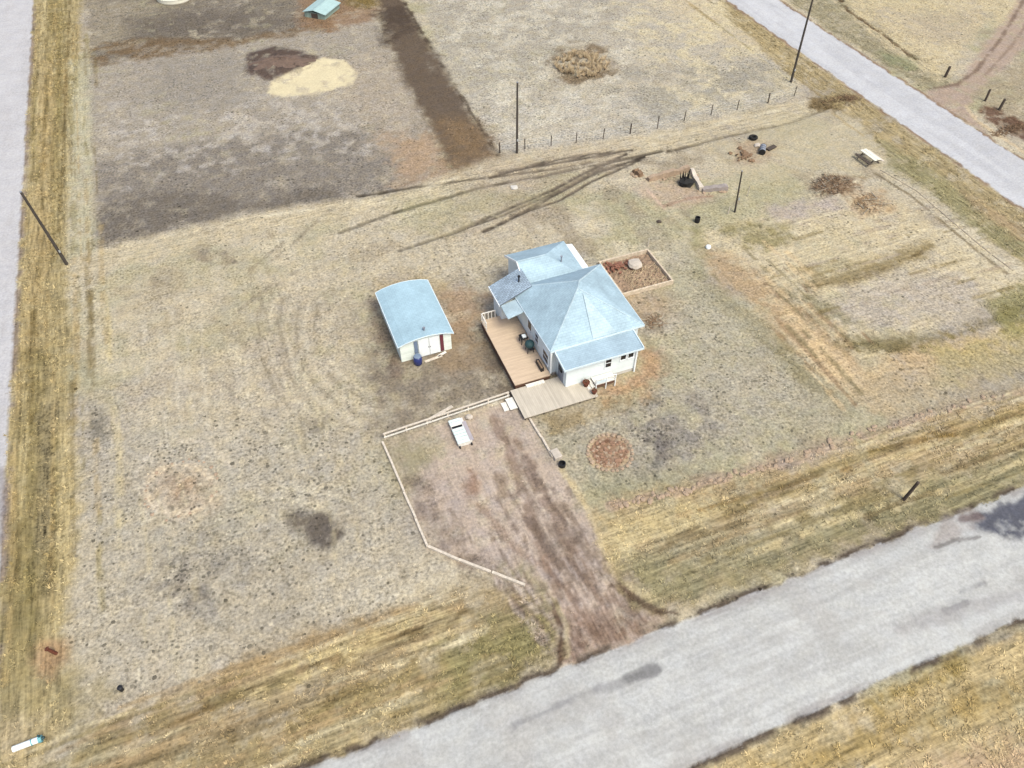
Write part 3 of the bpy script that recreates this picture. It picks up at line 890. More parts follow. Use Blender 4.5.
def ground_material():
    m, nt, b = new_mat('dry_turf_and_dirt')
    ca = N(nt, 'ShaderNodeAttribute', attribute_name='tint')
    fa = N(nt, 'ShaderNodeAttribute', attribute_name='grain')
    sep = N(nt, 'ShaderNodeSeparateColor')
    nt.links.new(fa.outputs['Color'], sep.inputs[0])
    spk, ste, stn = sep.outputs[0], sep.outputs[1], sep.outputs[2]
    tc = N(nt, 'ShaderNodeTexCoord')
    P = tc.outputs['Object']

    def sc(v):
        mp = N(nt, 'ShaderNodeMapping')
        mp.inputs['Scale'].default_value = v
        nt.links.new(P, mp.inputs['Vector'])
        return mp.outputs[0]
    n1 = noise(nt, P, 1.6, 5, 0.72)
    n2 = noise(nt, P, 5.0, 3, 0.65)
    n3 = noise(nt, P, 0.5, 4, 0.6)
    s1 = noise(nt, sc((0.22, 2.6, 1)), 1.0, 4, 0.65)
    s2 = noise(nt, sc((2.6, 0.22, 1)), 1.0, 4, 0.65)
    n4 = noise(nt, P, 4.2, 2, 0.55)
    patch = remap(nt, noise(nt, P, 0.28, 3, 0.6), 0.38, 0.62, 0.35, 1.45)
    k = math_(nt, 'MULTIPLY', remap(nt, n1, 0.32, 0.68, -0.24, 0.22), spk)
    k = math_(nt, 'ADD', k, math_(nt, 'MULTIPLY', math_(nt, 'MULTIPLY', remap(nt, n4, 0.34, 0.66, -0.24, 0.24), patch), spk))
    k = math_(nt, 'ADD', k, math_(nt, 'MULTIPLY', remap(nt, n2, 0.3, 0.7, -0.46, 0.42), math_(nt, 'ADD', math_(nt, 'MULTIPLY', spk, 0.8), 0.12)))
    s3 = noise(nt, sc((0.5, 5.0, 1)), 1.0, 3, 0.6)
    s4 = noise(nt, sc((5.0, 0.5, 1)), 1.0, 3, 0.6)
    k = math_(nt, 'ADD', k, math_(nt, 'MULTIPLY', math_(nt, 'ADD', remap(nt, s1, 0.3, 0.7, -0.40, 0.36), remap(nt, s3, 0.3, 0.7, -0.30, 0.30)), ste))
    k = math_(nt, 'ADD', k, math_(nt, 'MULTIPLY', math_(nt, 'ADD', remap(nt, s2, 0.3, 0.7, -0.40, 0.36), remap(nt, s4, 0.3, 0.7, -0.26, 0.26)), stn))
    k = math_(nt, 'ADD', k, remap(nt, n3, 0.3, 0.7, 0.93, 1.07))
    # dark dead-weed spots and dung, where the turf is speckled
    vo = N(nt, 'ShaderNodeTexVoronoi')
    vo.inputs['Scale'].default_value = 2.3
    nt.links.new(P, vo.inputs['Vector'])
    dot = remap(nt, vo.outputs['Distance'], 0.12, 0.30, 1.0, 0.0)
    gate = remap(nt, noise(nt, P, 0.33, 3, 0.6), 0.46, 0.58, 0.0, 1.0)
    gs = remap(nt, spk, 0.4, 0.85, 0.0, 0.7)
    dk = math_(nt, 'MULTIPLY', math_(nt, 'MULTIPLY', dot, gate), gs)
    k = math_(nt, 'MULTIPLY', k, math_(nt, 'SUBTRACT', 1.0, dk))
    base = vscale(nt, ca.outputs['Color'], k)
    # slight hue drift: straw / mauve
    hue = remap(nt, noise(nt, P, 0.9, 3, 0.6), 0.35, 0.65, 0, 1)
    t = mixc(nt, hue, (1.04, 1.0, 0.93), (0.97, 0.985, 1.05))
    mu = N(nt, 'ShaderNodeMix', data_type='RGBA', blend_type='MULTIPLY')
    nt.links.new(remap(nt, spk, 0.15, 0.5, 0.12, 0.8), mu.inputs[0])
    nt.links.new(base, mu.inputs[6])
    nt.links.new(t, mu.inputs[7])
    nt.links.new(mu.outputs[2], b.inputs['Base Color'])
    b.inputs['Roughness'].default_value = 0.95
    b.inputs['Specular IOR Level'].default_value = 0.08
    bp = N(nt, 'ShaderNodeBump')
    bp.inputs['Strength'].default_value = 0.5
    bp.inputs['Distance'].default_value = 0.06
    hh = math_(nt, 'MULTIPLY', math_(nt, 'ADD', n1, n2), math_(nt, 'ADD', spk, 0.1))
    nt.links.new(hh, bp.inputs['Height'])
    nt.links.new(bp.outputs[0], b.inputs['Normal'])
    return m


GM = ground_material()

vid = np.arange(NE_ * NN_).reshape(NN_, NE_)
quads = np.stack([vid[:-1, :-1], vid[:-1, 1:], vid[1:, 1:], vid[1:, :-1]], -1).reshape(-1, 4)
cls = np.zeros(len(EE), np.int8)
tmp = np.zeros(len(EE))
tmp[idx_track] = m_track
cls[tmp > .5] = 5
tmp[:] = 0
tmp[idx_drive] = m_drive
cls[tmp > .5] = 4
cls[d_side < 0] = 2
cls[d_back < 0] = 3
cls[d_front < 0] = 1
qc = cls[quads[:, 0]]
VERT = np.stack([EE, NG, HGT], -1)
GRAIN = np.stack([SPK, STE, STN, np.ones_like(SPK)], -1)
TINT = np.concatenate([COLR, np.ones((len(EE), 1))], 1)


def sheet(name, q, extra=None):
    used, inv = np.unique(q, return_inverse=True)
    inv = inv.reshape(-1, 4)
    V, T, G = VERT[used], TINT[used], GRAIN[used]
    if extra is not None:
        ev, ef, et, eg = extra
        inv = np.concatenate([inv, ef + len(V)])
        V = np.concatenate([V, ev])
        T = np.concatenate([T, et])
        G = np.concatenate([G, eg])
    me = bpy.data.meshes.new(name)
    nf = len(inv)
    me.vertices.add(len(V))
    me.vertices.foreach_set('co', V.astype(np.float32).ravel())
    me.loops.add(nf * 4)
    me.loops.foreach_set('vertex_index', inv.astype(np.int32).ravel())
    me.polygons.add(nf)
    me.polygons.foreach_set('loop_start', np.arange(0, nf * 4, 4, dtype=np.int32))
    try:
        me.polygons.foreach_set('loop_total', np.full(nf, 4, dtype=np.int32))
    except Exception:
        pass
    me.polygons.foreach_set('use_smooth', np.ones(nf, dtype=bool))
    for nm, arr in (('tint', T), ('grain', G)):
        a = me.attributes.new(nm, 'FLOAT_COLOR', 'POINT')
        a.data.foreach_set('color', arr.astype(np.float32).ravel())
    me.materials.append(GM)
    me.update(calc_edges=True)
    me.validate()
    o = bpy.data.objects.new(name, me)
    col.objects.link(o)
    o['kind'] = 'structure'
    return o


# the plain beyond the surveyed lot, out to the horizon
e0, e1, n0, n1 = ge[0], ge[-1], gn[0], gn[-1]
B = 2500.0
xs, ys = [-B, e0, e1, B], [-B, n0, n1, B]
ov = np.array([(x, y, -0.02) for y in ys for x in xs])
of = np.array([(j * 4 + i, j * 4 + i + 1, j * 4 + i + 5, j * 4 + i + 4) for j in range(3) for i in range(3) if not (i == 1 and j == 1)])
ot = np.tile(np.array([*alb(190, 174, 138), 1.0]), (16, 1))
og = np.tile(np.array([0.5, 0.2, 0.2, 1.0]), (16, 1))
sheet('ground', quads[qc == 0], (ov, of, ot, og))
for c, nm in ((1, 'road'), (2, 'road'), (3, 'road'), (4, 'driveway'), (5, 'dirt_track')):
    sheet(nm, quads[qc == c])


def ground_z(x, y):
    i = min(max(int(np.searchsorted(ge, x)), 0), NE_ - 1)
    j = min(max(int(np.searchsorted(gn, y)), 0), NN_ - 1)
    return float(HGT[j * NE_ + i])


# ------------------------------------------------------------------ dry grass tufts and clods over the turf (uncountable)
def tint_mesh(name, V, Fc, T, label_kind='stuff'):
    me = bpy.data.meshes.new(name)
    nf = len(Fc)
    me.vertices.add(len(V))
    me.vertices.foreach_set('co', V.astype(np.float32).ravel())
    me.loops.add(nf * 3)
    me.loops.foreach_set('vertex_index', Fc.astype(np.int32).ravel())
    me.polygons.add(nf)
    me.polygons.foreach_set('loop_start', np.arange(0, nf * 3, 3, dtype=np.int32))
    try:
        me.polygons.foreach_set('loop_total', np.full(nf, 3, dtype=np.int32))
    except Exception:
        pass
    a = me.attributes.new('tint', 'FLOAT_COLOR', 'POINT')
    a.data.foreach_set('color', T.astype(np.float32).ravel())
    m, nt, b = new_mat(name + '_straw')
    ca = N(nt, 'ShaderNodeAttribute', attribute_name='tint')
    nt.links.new(ca.outputs['Color'], b.inputs['Base Color'])
    b.inputs['Roughness'].default_value = 0.95
    b.inputs['Specular IOR Level'].default_value = 0.05
    me.materials.append(m)
    me.update(calc_edges=True)
    me.validate()
    o = bpy.data.objects.new(name, me)
    col.objects.link(o)
    o['kind'] = label_kind
    return o


built = [(14.2, 25.9, 34.0, 49.9), (7.3, 11.8, 43.2, 50.2), (27.4, 32.7, 43.7, 49.0)]
# candidate spots thinned by how grassy the ground is; more of them close to the camera
NT = 230000
tx = RNG.uniform(-34, 112, NT)
ty = 2 + 128 * RNG.random(NT) ** 1.35
ii = np.clip(np.searchsorted(ge, tx), 0, NE_ - 1)
jj = np.clip(np.searchsorted(gn, ty), 0, NN_ - 1)
gi = jj * NE_ + ii
# clustering
cl = fbm(tx, ty, 0.55, 3, 120)
keep = RNG.random(NT) < LUSH[gi] * sstep(0.2, 0.7, cl) * 1.1
keep &= (cls[gi] == 0) | (cls[gi] == 4)
for (x0, x1, y0, y1) in built:
    keep &= ~((tx > x0) & (tx < x1) & (ty > y0) & (ty < y1))
tx, ty, gi = tx[keep], ty[keep], gi[keep]
n = len(tx)
lu = LUSH[gi]
ht = (0.03 + 0.10 * lu ** 2) * RNG.uniform(0.5, 1.4, n)
bl = 5
V = np.zeros((n, bl, 3, 3))
for q in range(bl):
    a = RNG.uniform(0, 2 * np.pi, n)
    sp = ht * RNG.uniform(1.0, 2.8, n)
    w = 0.02 + 0.05 * RNG.random(n)
    bx, by = tx + RNG.uniform(-.1, .1, n), ty + RNG.uniform(-.1, .1, n)
    z = HGT[gi] - 0.02
    V[:, q, 0] = np.stack([bx - np.sin(a) * w, by + np.cos(a) * w, z], -1)
    V[:, q, 1] = np.stack([bx + np.sin(a) * w, by - np.cos(a) * w, z], -1)
    V[:, q, 2] = np.stack([bx + np.cos(a) * sp, by + np.sin(a) * sp, z + ht], -1)
tc_ = COLR[gi] * RNG.uniform(0.75, 1.75, (n, 1)) * np.array([1.02, 1.0, 0.98])
T = np.concatenate([np.repeat(tc_, bl * 3, 0), np.ones((n * bl * 3, 1))], 1)
tint_mesh('dry_grass', V.reshape(-1, 3), np.arange(n * bl * 3).reshape(-1, 3), np.clip(T, 0, .8))

# clods, dung and dead weed crowns on the speckled parts
NC = 70000
tx = RNG.uniform(-34, 112, NC)
ty = 2 + 128 * RNG.random(NC) ** 1.2
ii = np.clip(np.searchsorted(ge, tx), 0, NE_ - 1)
jj = np.clip(np.searchsorted(gn, ty), 0, NN_ - 1)
gi = jj * NE_ + ii
cl = fbm(tx, ty, 0.28, 3, 130)
keep = (RNG.random(NC) < sstep(.45, .95, SPK[gi]) * sstep(.52, .68, cl)) & (cls[gi] == 0)
for (x0, x1, y0, y1) in built:
    keep &= ~((tx > x0 - .3) & (tx < x1 + .3) & (ty > y0 - .3) & (ty < y1 + .3))
tx, ty = tx[keep], ty[keep]
for px, py, rx, ry, cn in ((185, 575, 40, 26, 130), (220, 545, 60, 40, 150), (300, 500, 40, 30, 110), (240, 440, 70, 30, 130), (330, 440, 60, 40, 130), (120, 520, 40, 60, 110), (650, 430, 34, 34, 150), (700, 400, 50, 44, 150), (655, 325, 14, 12, 40), (690, 340, 50, 40, 110),
                           (740, 390, 50, 40, 90), (200, 480, 40, 36, 70), (240, 250, 120, 20, 60), (110, 660, 30, 40, 70), (560, 250, 90, 30, 50), (640, 470, 60, 20, 50), (400, 470, 14, 40, 30)):
    gx, gy = np.transpose([at(px + rx * a, py + ry * b) for a, b in RNG.normal(0, .55, (cn, 2))])
    tx, ty = np.concatenate([tx, gx]), np.concatenate([ty, gy])
gi = np.clip(np.searchsorted(gn, ty), 0, NN_ - 1) * NE_ + np.clip(np.searchsorted(ge, tx), 0, NE_ - 1)
keep = cls[gi] == 0
for (x0, x1, y0, y1) in built:
    keep &= ~((tx > x0 - .3) & (tx < x1 + .3) & (ty > y0 - .3) & (ty < y1 + .3))
tx, ty, gi = tx[keep], ty[keep], gi[keep]
n = len(tx)
r = 0.035 + 0.14 * RNG.random(n) ** 2.4
OCT = np.array([(1, 0, 0), (.6, .8, 0), (-.6, .8, 0), (-1, 0, 0), (-.6, -.8, 0), (.6, -.8, 0), (0, 0, .4)])
jit = RNG.uniform(.65, 1.35, (n, 7, 3))
V = OCT[None] * jit * r[:, None, None]
V[:, :, 0] += tx[:, None]
V[:, :, 1] += ty[:, None]
V[:, :, 2] += HGT[gi][:, None] - 0.01
FC = np.array([(i, (i + 1) % 6, 6) for i in range(6)])
Fc = (FC[None] + (np.arange(n) * 7)[:, None, None]).reshape(-1, 3)
dark = RNG.random((n, 1)) < 0.82
tc_ = np.where(dark, COLR[gi] * RNG.uniform(0.35, 0.65, (n, 1)), np.minimum(COLR[gi] * RNG.uniform(1.15, 1.5, (n, 1)), .6))
T = np.concatenate([np.repeat(tc_, 7, 0), np.ones((n * 7, 1))], 1)
tint_mesh('clods', V.reshape(-1, 3), Fc, T)

# ------------------------------------------------------------------ the house
HO = (21.5, 40.0, 0.0)
house = thing('house', 'white house with pale blue grey hipped roof and lean-to front room', 'house', HO)


def hp(mb, name, mat, parent=None, **kw):
    mb.v = [(x - HO[0], y - HO[1], z - HO[2]) for x, y, z in mb.v]
    return part(mb, name, mat, parent or house, **kw)


EV = 3.15
hp(MB().box(17.78, 25.42, 37.62, 45.05, 0.35, EV - .02).box(18.95, 24.05, 45.05, 49.35, 0.35, 2.9)
   .box(16.42, 17.62, 44.4, 46.25, 0.35, 2.8).box(17.62, 18.95, 45.05, 46.25, .35, 2.85)
   .add([(18.95, 44.6, 2.9), (18.95, 49.35, 2.9), (18.95, 46.9, 4.15), (19.03, 44.6, 2.9), (19.03, 49.35, 2.9), (19.03, 46.9, 4.15)],
        [(0, 2, 1), (3, 4, 5), (0, 3, 5, 2), (1, 2, 5, 4), (0, 1, 4, 3)]), 'wall', M['siding'])
hp(MB().box(18.42, 24.45, 35.75, 37.62, 0.35, 2.62), 'front_room_wall', M['siding'])
hp(MB().box(17.8, 25.38, 37.66, 45.0, -.3, .35).box(18.46, 24.41, 35.8, 37.6, -.3, .35).box(19.0, 24.0, 45.0, 49.3, -.3, .35).box(16.46, 18.9, 44.45, 46.2, -.3, .35), 'foundation', M['concrete'])
# main hipped roof with a paler flat-pitched panel over the front slope
SW, SE, NEc, NW = (17.72, 37.3, EV), (25.75, 37.35, EV), (25.78, 45.35, EV), (17.5, 45.3, EV)
RS, RN = (21.5, 40.95, 5.35), (22.0, 41.75, 5.35)
A0, B0 = (20.35, 37.32, EV), (23.15, 37.33, EV)
roof = hp(MB().shell([SW, SE, NEc, NW, RS, RN, A0, B0], [[0, 6, 4], [6, 7, 4], [7, 1, 4], [1, 2, 5, 4], [2, 3, 5], [3, 0, 4, 5]], .14), 'roof', M['shingle'])
A1, B1 = (21.3, 37.34, EV + .06), (23.3, 37.36, EV + .06)
RT = (21.75, 40.5, 5.40 - .24)
hp(MB().add([A1, B1, RT], [(0, 1, 2)]), 'roof_patch', M['shingle_pale'], roof, label='paler shingled panel over the front slope')
caps = MB()
for p, q in ((SW, RS), (SE, RS), (NEc, RN), (NW, RN), (RS, RN)):
    caps.tube((p[0], p[1], p[2] - .03), (q[0], q[1], q[2] - .03), 0.075, seg=6)
hp(caps, 'ridge_cap', M['shingle_pale'], roof)
fas = MB()
for p, q in ((SW, SE), (SE, NEc), (NEc, NW), (NW, SW)):
    dx, dy = q[0] - p[0], q[1] - p[1]
    L = math.hypot(dx, dy)
    fas.obox(((p[0] + q[0]) / 2 + dy / L * .02, (p[1] + q[1]) / 2 - dx / L * .02), (dx, dy), L + .04, .05, .15, EV - .17)
hp(fas, 'fascia', M['trim'])
# front room roof
fr = hp(MB().shell([(18.1, 35.45, 2.72), (24.75, 35.45, 2.72), (24.75, 37.6, 3.0), (18.1, 37.6, 3.0)], [[0, 1, 2, 3]], .1), 'front_room_roof', M['shingle_grey'])
hp(MB().box(18.06, 24.79, 35.40, 35.448, 2.58, 2.73), 'fascia', M['trim'], fr)
for x in (18.08, 24.77):
    hp(MB().obox((x, 36.53), (0, 2.15, .28), 2.16, .07, .2, 2.73), 'rake_board', M['trim'], fr)
# rear roof, hipped at its east end, gabled to the west
Z2, RZ = 2.95, 4.3
rr = [(18.75, 44.3, Z2 - .1), (24.3, 44.3, Z2 - .1), (24.3, 49.65, Z2), (18.75, 49.65, Z2), (18.75, 46.9, RZ), (21.3, 46.9, RZ)]
rear = hp(MB().shell(rr, [[0, 1, 5, 4], [1, 2, 5], [2, 3, 4, 5]], .12), 'rear_roof', M['shingle'])
hp(MB().tube(rr[4], rr[5], .07, seg=6), 'ridge_cap', M['shingle_pale'], rear)
hp(MB().obox((18.73, 48.27), (0, -2.75, 1.35), 3.06, .06, .2, Z2 + .52), 'rake_board', M['white'], rear)
hp(MB().obox((18.73, 45.6), (0, 2.6, 1.45), 2.98, .06, .2, Z2 + .47), 'rake_board', M['white'], rear)
hp(MB().tube((22.5, 46.2, 3.2), (22.5, 46.2, 4.25), .06, seg=8).tube((22.5, 46.2, 4.25), (22.5, 46.2, 4.33), .1, seg=8), 'vent_pipe', M['bluegrey'], rear)
# low white side roof along the east of the rear part
hp(MB().box(24.05, 24.85, 45.9, 49.2, .0, 2.45), 'side_room_wall', M['siding'])
hp(MB().shell([(24.1, 45.75, 2.78), (25.0, 45.75, 2.6), (25.0, 49.4, 2.6), (24.1, 49.4, 2.78)], [[0, 1, 2, 3]], .07), 'side_roof', M['white'], label='narrow white side roof')
# west entry roof sloping down to the deck
we = hp(MB().shell([(16.1, 43.95, 2.78), (18.9, 43.95, 4.0), (18.9, 46.5, 4.0), (16.1, 46.5, 2.78)], [[0, 1, 2, 3]], .1), 'entry_roof', M['shingle_old'])
hp(MB().shell([(16.2, 42.3, 2.72), (17.6, 42.3, 3.05), (17.6, 43.94, 3.05), (16.2, 43.94, 2.72)], [[0, 1, 2, 3]], .08), 'porch_roof', M['shingle_pale'])
hp(MB().box(16.05, 16.1, 43.95, 46.5, 2.62, 2.8), 'fascia', M['white'], we)
hp(MB().tube((18.25, 45.15, 3.4), (18.25, 45.15, 4.2), .07, seg=8).tube((18.25, 45.15, 4.2), (18.25, 45.15, 4.3), .12, seg=8), 'vent_pipe', M['black'], we)
for x, y in ((17.84, 37.4),):
    hp(MB().box(x - .07, x + .07, y - .07, y + .07, .6, 2.75 if y > 40 else 3.02), 'porch_post', M['white'])


def window(side, a0, a1, z0, z1, at_, mull=True):
    """side: 's' wall facing south at y = at_, 'w' wall facing west at x = at_"""
    f = MB()
    w = .07

    def bx(u0, u1, v0, v1, d0, d1, mb):
        if side == 's':
            mb.box(u0, u1, at_ - d1, at_ - d0, v0, v1)
        else:
            mb.box(at_ - d1, at_ - d0, u0, u1, v0, v1)
    bx(a0 - w, a1 + w, z0 - w - .02, z0, -.02, .07, f)
    bx(a0 - w, a1 + w, z1, z1 + w, -.02, .05, f)
    bx(a0 - w, a0, z0, z1, -.02, .05, f)
    bx(a1, a1 + w, z0, z1, -.02, .05, f)
    if mull:
        zm = (z0 + z1) / 2
        bx(a0, a1, zm - .025, zm + .025, .012, .035, f)
    fo = hp(f, 'window', M['white'])
    g = MB()
    bx(a0, a1, z0, z1, -.02, .012, g)
    hp(g, 'pane', M['glass'], fo)


window('s', 21.72, 22.2, 1.35, 2.3, 35.75)
window('s', 23.0, 23.45, 1.72, 2.25, 35.75, False)
window('s', 23.66, 24.1, 1.72, 2.25, 35.75, False)
window('w', 37.75, 38.75, 1.15, 2.2, 17.78)
window('w', 39.75, 40.35, 1.6, 2.45, 17.78)
d = hp(MB().box(18.365, 18.42, 36.25, 37.15, .45, 2.4), 'door', M['bluegrey'])  # dark door added where shadow darkens the front room's west wall
hp(MB().box(18.35, 18.366, 36.37, 37.03, 1.3, 2.25), 'pane', M['glass'], d)
hp(MB().tube((18.3, 36.35, 1.4), (18.37, 36.35, 1.4), .035, seg=8), 'handle', M['steel'], d)
d = hp(MB().box(17.725, 17.78, 41.0, 41.9, .75, 2.75), 'door', M['white'])
hp(MB().box(17.71, 17.726, 41.15, 41.75, 1.8, 2.6), 'pane', M['glass'], d)
hp(MB().tube((17.66, 41.1, 1.75), (17.73, 41.1, 1.75), .035, seg=8), 'handle', M['steel'], d)
hp(MB().box(24.30, 24.42, 35.62, 35.745, .0, 2.6), 'downpipe', M['white'])

# front steps with white railing in front of the lean-to
st = thing('porch_steps', 'small white wooden landing and steps with thin posts below front window', 'steps', (21.3, 35.25, 0))
part(MB().box(-.75, 1.0, -.4, .44, .68, .76), 'landing', M['whitewood'], st)
part(MB().box(-1.05, -.76, -.38, .42, .5, .56).box(-1.35, -1.06, -.38, .42, .42, .47), 'tread', M['whitewood'], st)
part(MB().box(-.7, .95, -.36, -.3, .35, .67), 'stringer', M['skirt'], st)
for x in (-.7, .16, .95):
    part(MB().box(x - .035, x + .035, -.435, -.365, 0, 1.3), 'post', M['white'], st)
part(MB().box(-.74, 1.0, -.43, -.37, 1.305, 1.35), 'rail', M['white'], st)
part(MB().box(-.66, .12, -.41, -.395, .8, 1.1), 'panel', M['trim'], st)

# decks
dk = thing('deck', 'long tan wooden deck raised along the west side of the house', 'deck', (14.75, 37.1, 0))
L, Wd = 7.8, 2.99
part(MB().box(0, Wd, 0, L, .66, .75), 'deck_top', M['deck'], dk, bevel=.01)
part(MB().box(.04, .09, .05, L - .05, .08, .655), 'side_skirt', M['skirt'], dk)
part(MB().box(.1, Wd - .05, .04, .09, .3, .655), 'front_skirt', M['skirt'], dk)
for y in (.3, 2.1, 3.9, 5.7, 7.4):
    part(MB().box(.12, .24, y, y + .12, -.1, .65), 'post', M['darkwood'], dk)
rl = part(MB().box(.02, .1, L - 1.3, L - .04, 1.5, 1.56).box(.02, 1.3, L - .1, L - .02, 1.5, 1.56), 'railing', M['whitewood'], dk)
bal = MB()
for i in range(5):
    bal.box(.03, .09, L - .1 - i * .3, L - .04 - i * .3, .755, 1.5)
    if i:
        bal.box(.02 + i * .3, .08 + i * .3, L - .09, L - .03, .755, 1.5)
part(bal, 'baluster', M['whitewood'], rl)
d2 = thing('deck', 'low pale wooden deck at the front corner with open dark edge', 'deck', (14.3, 34.0, 0))
part(MB().box(0, 6.1, 0, 2.98, .37, .45), 'deck_top', M['deck2'], d2, bevel=.01)
part(MB().box(.08, 6.0, .1, .15, .22, .365).box(.08, .13, .16, 2.9, .12, .365), 'joist', M['darkwood'], d2)
for x in (.12, 1.6, 3.1, 4.6, 5.85):
    part(MB().box(x, x + .1, .16, .26, -.1, .365), 'post', M['darkwood'], d2)
part(MB().box(-.62, -.02, 1.3, 2.45, .2, .27).box(-1.05, -.64, 1.45, 2.3, .05, .12), 'step', M['whitewood'], d2)
# step boards between the two levels
sb = thing('step_board', 'narrow pale step board lying where the two decks meet', 'step', (15.6, 36.88, .455))
part(MB().box(0, 1.5, -.15, .15, 0, .1), 'tread', M['whitewood'], sb)
for x in (.05, 1.38):
    part(MB().box(x, x + .07, -.12, .12, -.004, .001), 'cleat', M['darkwood'], sb)

# grill, planter and pots
g = thing('barbecue', 'black barbecue grill with dark teal cover on the tan deck', 'barbecue', (17.2, 40.15, .75))
part(MB().lathe((0, 0, 0.0), [(.30, .5), (.38, .62), (.4, .78), (.34, .95), (.18, 1.04), (.03, 1.06)], 14), 'lid', M['teal'], g, smooth=True)
part(MB().box(-.22, .22, -.6, -.42, .62, .68), 'side_shelf', M['black'], g)
for x, y in ((-.2, -.2), (.2, -.2), (-.2, .2), (.2, .2)):
    part(MB().tube((x * 1.3, y * 1.3, 0), (x, y, .56), .03, seg=6), 'leg', M['black'], g)
t = thing('side_table', 'small dark table with a white tray beside the barbecue', 'table', (17.1, 41.25, .75))
part(MB().box(-.3, .3, -.32, .32, .6, .66), 'table_top', M['black'], t)
part(MB().box(-.12, .2, -.22, .12, .662, .78), 'tray', M['white'], t, bevel=.02)
for x in (-.25, .2):
    for y in (-.28, .23):
        part(MB().box(x, x + .05, y, y + .05, 0, .6), 'leg', M['black'], t)
p = thing('shade_trough', 'narrow dark planter added for the shaded slot under the west window', 'shade_trough', (17.28, 38.2, .75))  # dark trough added in place of the shaded gap at the wall base
part(MB().box(-.13, .13, -.55, -.5, 0, .34).box(-.13, .13, .5, .55, 0, .34).box(-.13, -.09, -.5, .5, 0, .34).box(.09, .13, -.5, .5, 0, .34), 'trough', M['black'], p)
part(MB().box(-.09, .09, -.5, .5, .02, .28), 'soil', M['soil'], p)


def pot(x, y, z, r, label):
    q = thing('flower_pot', label, 'flower pot', (x, y, z), 'pots at the end of the front deck')
    part(MB().lathe((0, 0, 0), [(r * .65, 0), (r, r * 1.5), (r * 1.12, r * 1.5), (r * 1.12, r * 1.75), (r * .95, r * 1.75), (r * .9, r * 1.55)], 14), 'pot', M['terracotta'], q)
    s = MB()
    rnd = random.Random(int(x * 100))
    for i in range(16):
        a = rnd.uniform(0, 6.28)
        s.tube((0, 0, r * 1.5), (math.cos(a) * r * rnd.uniform(.4, 1.3), math.sin(a) * r * rnd.uniform(.4, 1.3), r * rnd.uniform(2, 3.2)), .015, .006, 4)
    part(s, 'stems', M['brush_dark'], q)


pot(19.95, 35.3, .45, .26, 'dark terracotta pot of dead stems beside the white front wall')
pot(20.2, 34.35, .45, .2, 'smaller dark pot of dead stems at the corner of the front deck')

# ------------------------------------------------------------------ shed
SO = (9.55, 43.35, 0)
sh = thing('shed', 'small pale green white garden shed with rounded pale blue roof', 'shed', SO)
HWs, LS = 2.12, 6.6


def sp(mb, name, mat, parent=None, **kw):
    return part(mb, name, mat, parent or sh, **kw)


prof = [(-2.26, 1.92), (-1.7, 2.13), (-.85, 2.3), (0, 2.36), (.85, 2.3), (1.7, 2.13), (2.26, 1.92)]
w = MB().box(-HWs, HWs, .02, LS, 0, 1.9)
for y in (.02, LS - .06):
    pts = [(-HWs, 1.9)] + [(x * .93, z - .06) for x, z in prof[1:-1]] + [(HWs, 1.9)]
    nn = len(pts)
    vs = [(x, y, z) for x, z in pts] + [(x, y + .06, z) for x, z in pts]
    w.add(vs, [tuple(range(nn)), tuple(reversed(range(nn, 2 * nn)))] + [(i, i + nn, (i + 1) + nn, i + 1) for i in range(nn - 1)])
sp(w, 'wall', M['siding_green'])
vs, fs = [], []
for y in (-.18, LS + .2):
    vs += [(x, y, z) for x, z in prof]
fs = [[i, i + 1, i + 8, i + 7] for i in range(6)]
sroof = sp(MB().shell(vs, fs, .08), 'roof', M['shed_roof'])
tr = MB()
for k in range(6):
    a, b = prof[k], prof[k + 1]
    for y in (-.2, LS + .22):
        tr.tube((a[0], y, a[1] - .02), (b[0], y, b[1] - .02), .035, seg=6)
for x in (-2.3, 2.3):
    tr.box(x - .03, x + .03, -.2, LS + .22, 1.8, 1.91)
sp(tr, 'roof_trim', M['trim'], sroof)
sp(MB().tube((.1, .5, 2.28), (.1, .5, 2.6), .07, seg=8).tube((.1, .5, 2.6), (.1, .5, 2.66), .12, seg=8), 'roof_vent', M['bluegrey'], sroof)
for x0, x1, hx in ((-.62, .24, .18), (.28, 1.12, .34)):
    dd = sp(MB().box(x0, x1, -.06, .0, .1, 1.95), 'door', M['white'])
    sp(MB().tube((hx, -.11, 1.0), (hx, -.06, 1.0), .03, seg=8), 'handle', M['black'], dd)
sp(MB().box(-.98, -.68, -.04, .0, .1, 1.9), 'shutter', M['greyblue'], label='grey blue panel left of the doors')
sp(MB().box(1.18, 1.46, -.04, .0, .1, 1.9), 'shutter', M['maroon'], label='maroon panel right of the doors')
for y in (1.6, 4.4):
    f = sp(MB().box(-HWs - .03, -HWs, y, y + .8, .9, 1.5), 'window', M['white'])
    sp(MB().box(-HWs - .034, -HWs - .03, y + .06, y + .74, .96, 1.44), 'pane', M['glass'], f)
# bin, planks beside the shed doors
b = thing('barrel', 'dark blue round barrel standing by the shed doors', 'barrel', (8.62, 42.75, 0))
part(MB().lathe((0, 0, 0), [(.26, 0), (.33, .05), (.36, .4), (.33, .78), (.28, .82)], 16), 'drum', M['navy'], b, smooth=True)
part(MB().lathe((0, 0, 0), [(.3, .822), (.3, .87), (.1, .9)], 16), 'lid', M['greyblue'], b)
solo(MB().obox((0, 0), (1, .12), 1.5, .22, .06, 0), 'plank', M['pale_rail'], 'short pale plank lying on the ground before the shed doors', 'plank', (9.9, 42.75, .05))
solo(MB().obox((0, 0), (1, .35), .8, .2, .06, 0), 'plank', M['whitewood'], 'shorter whitish plank on the dirt at the corner of the shed', 'plank', (10.7, 43.0, .05))

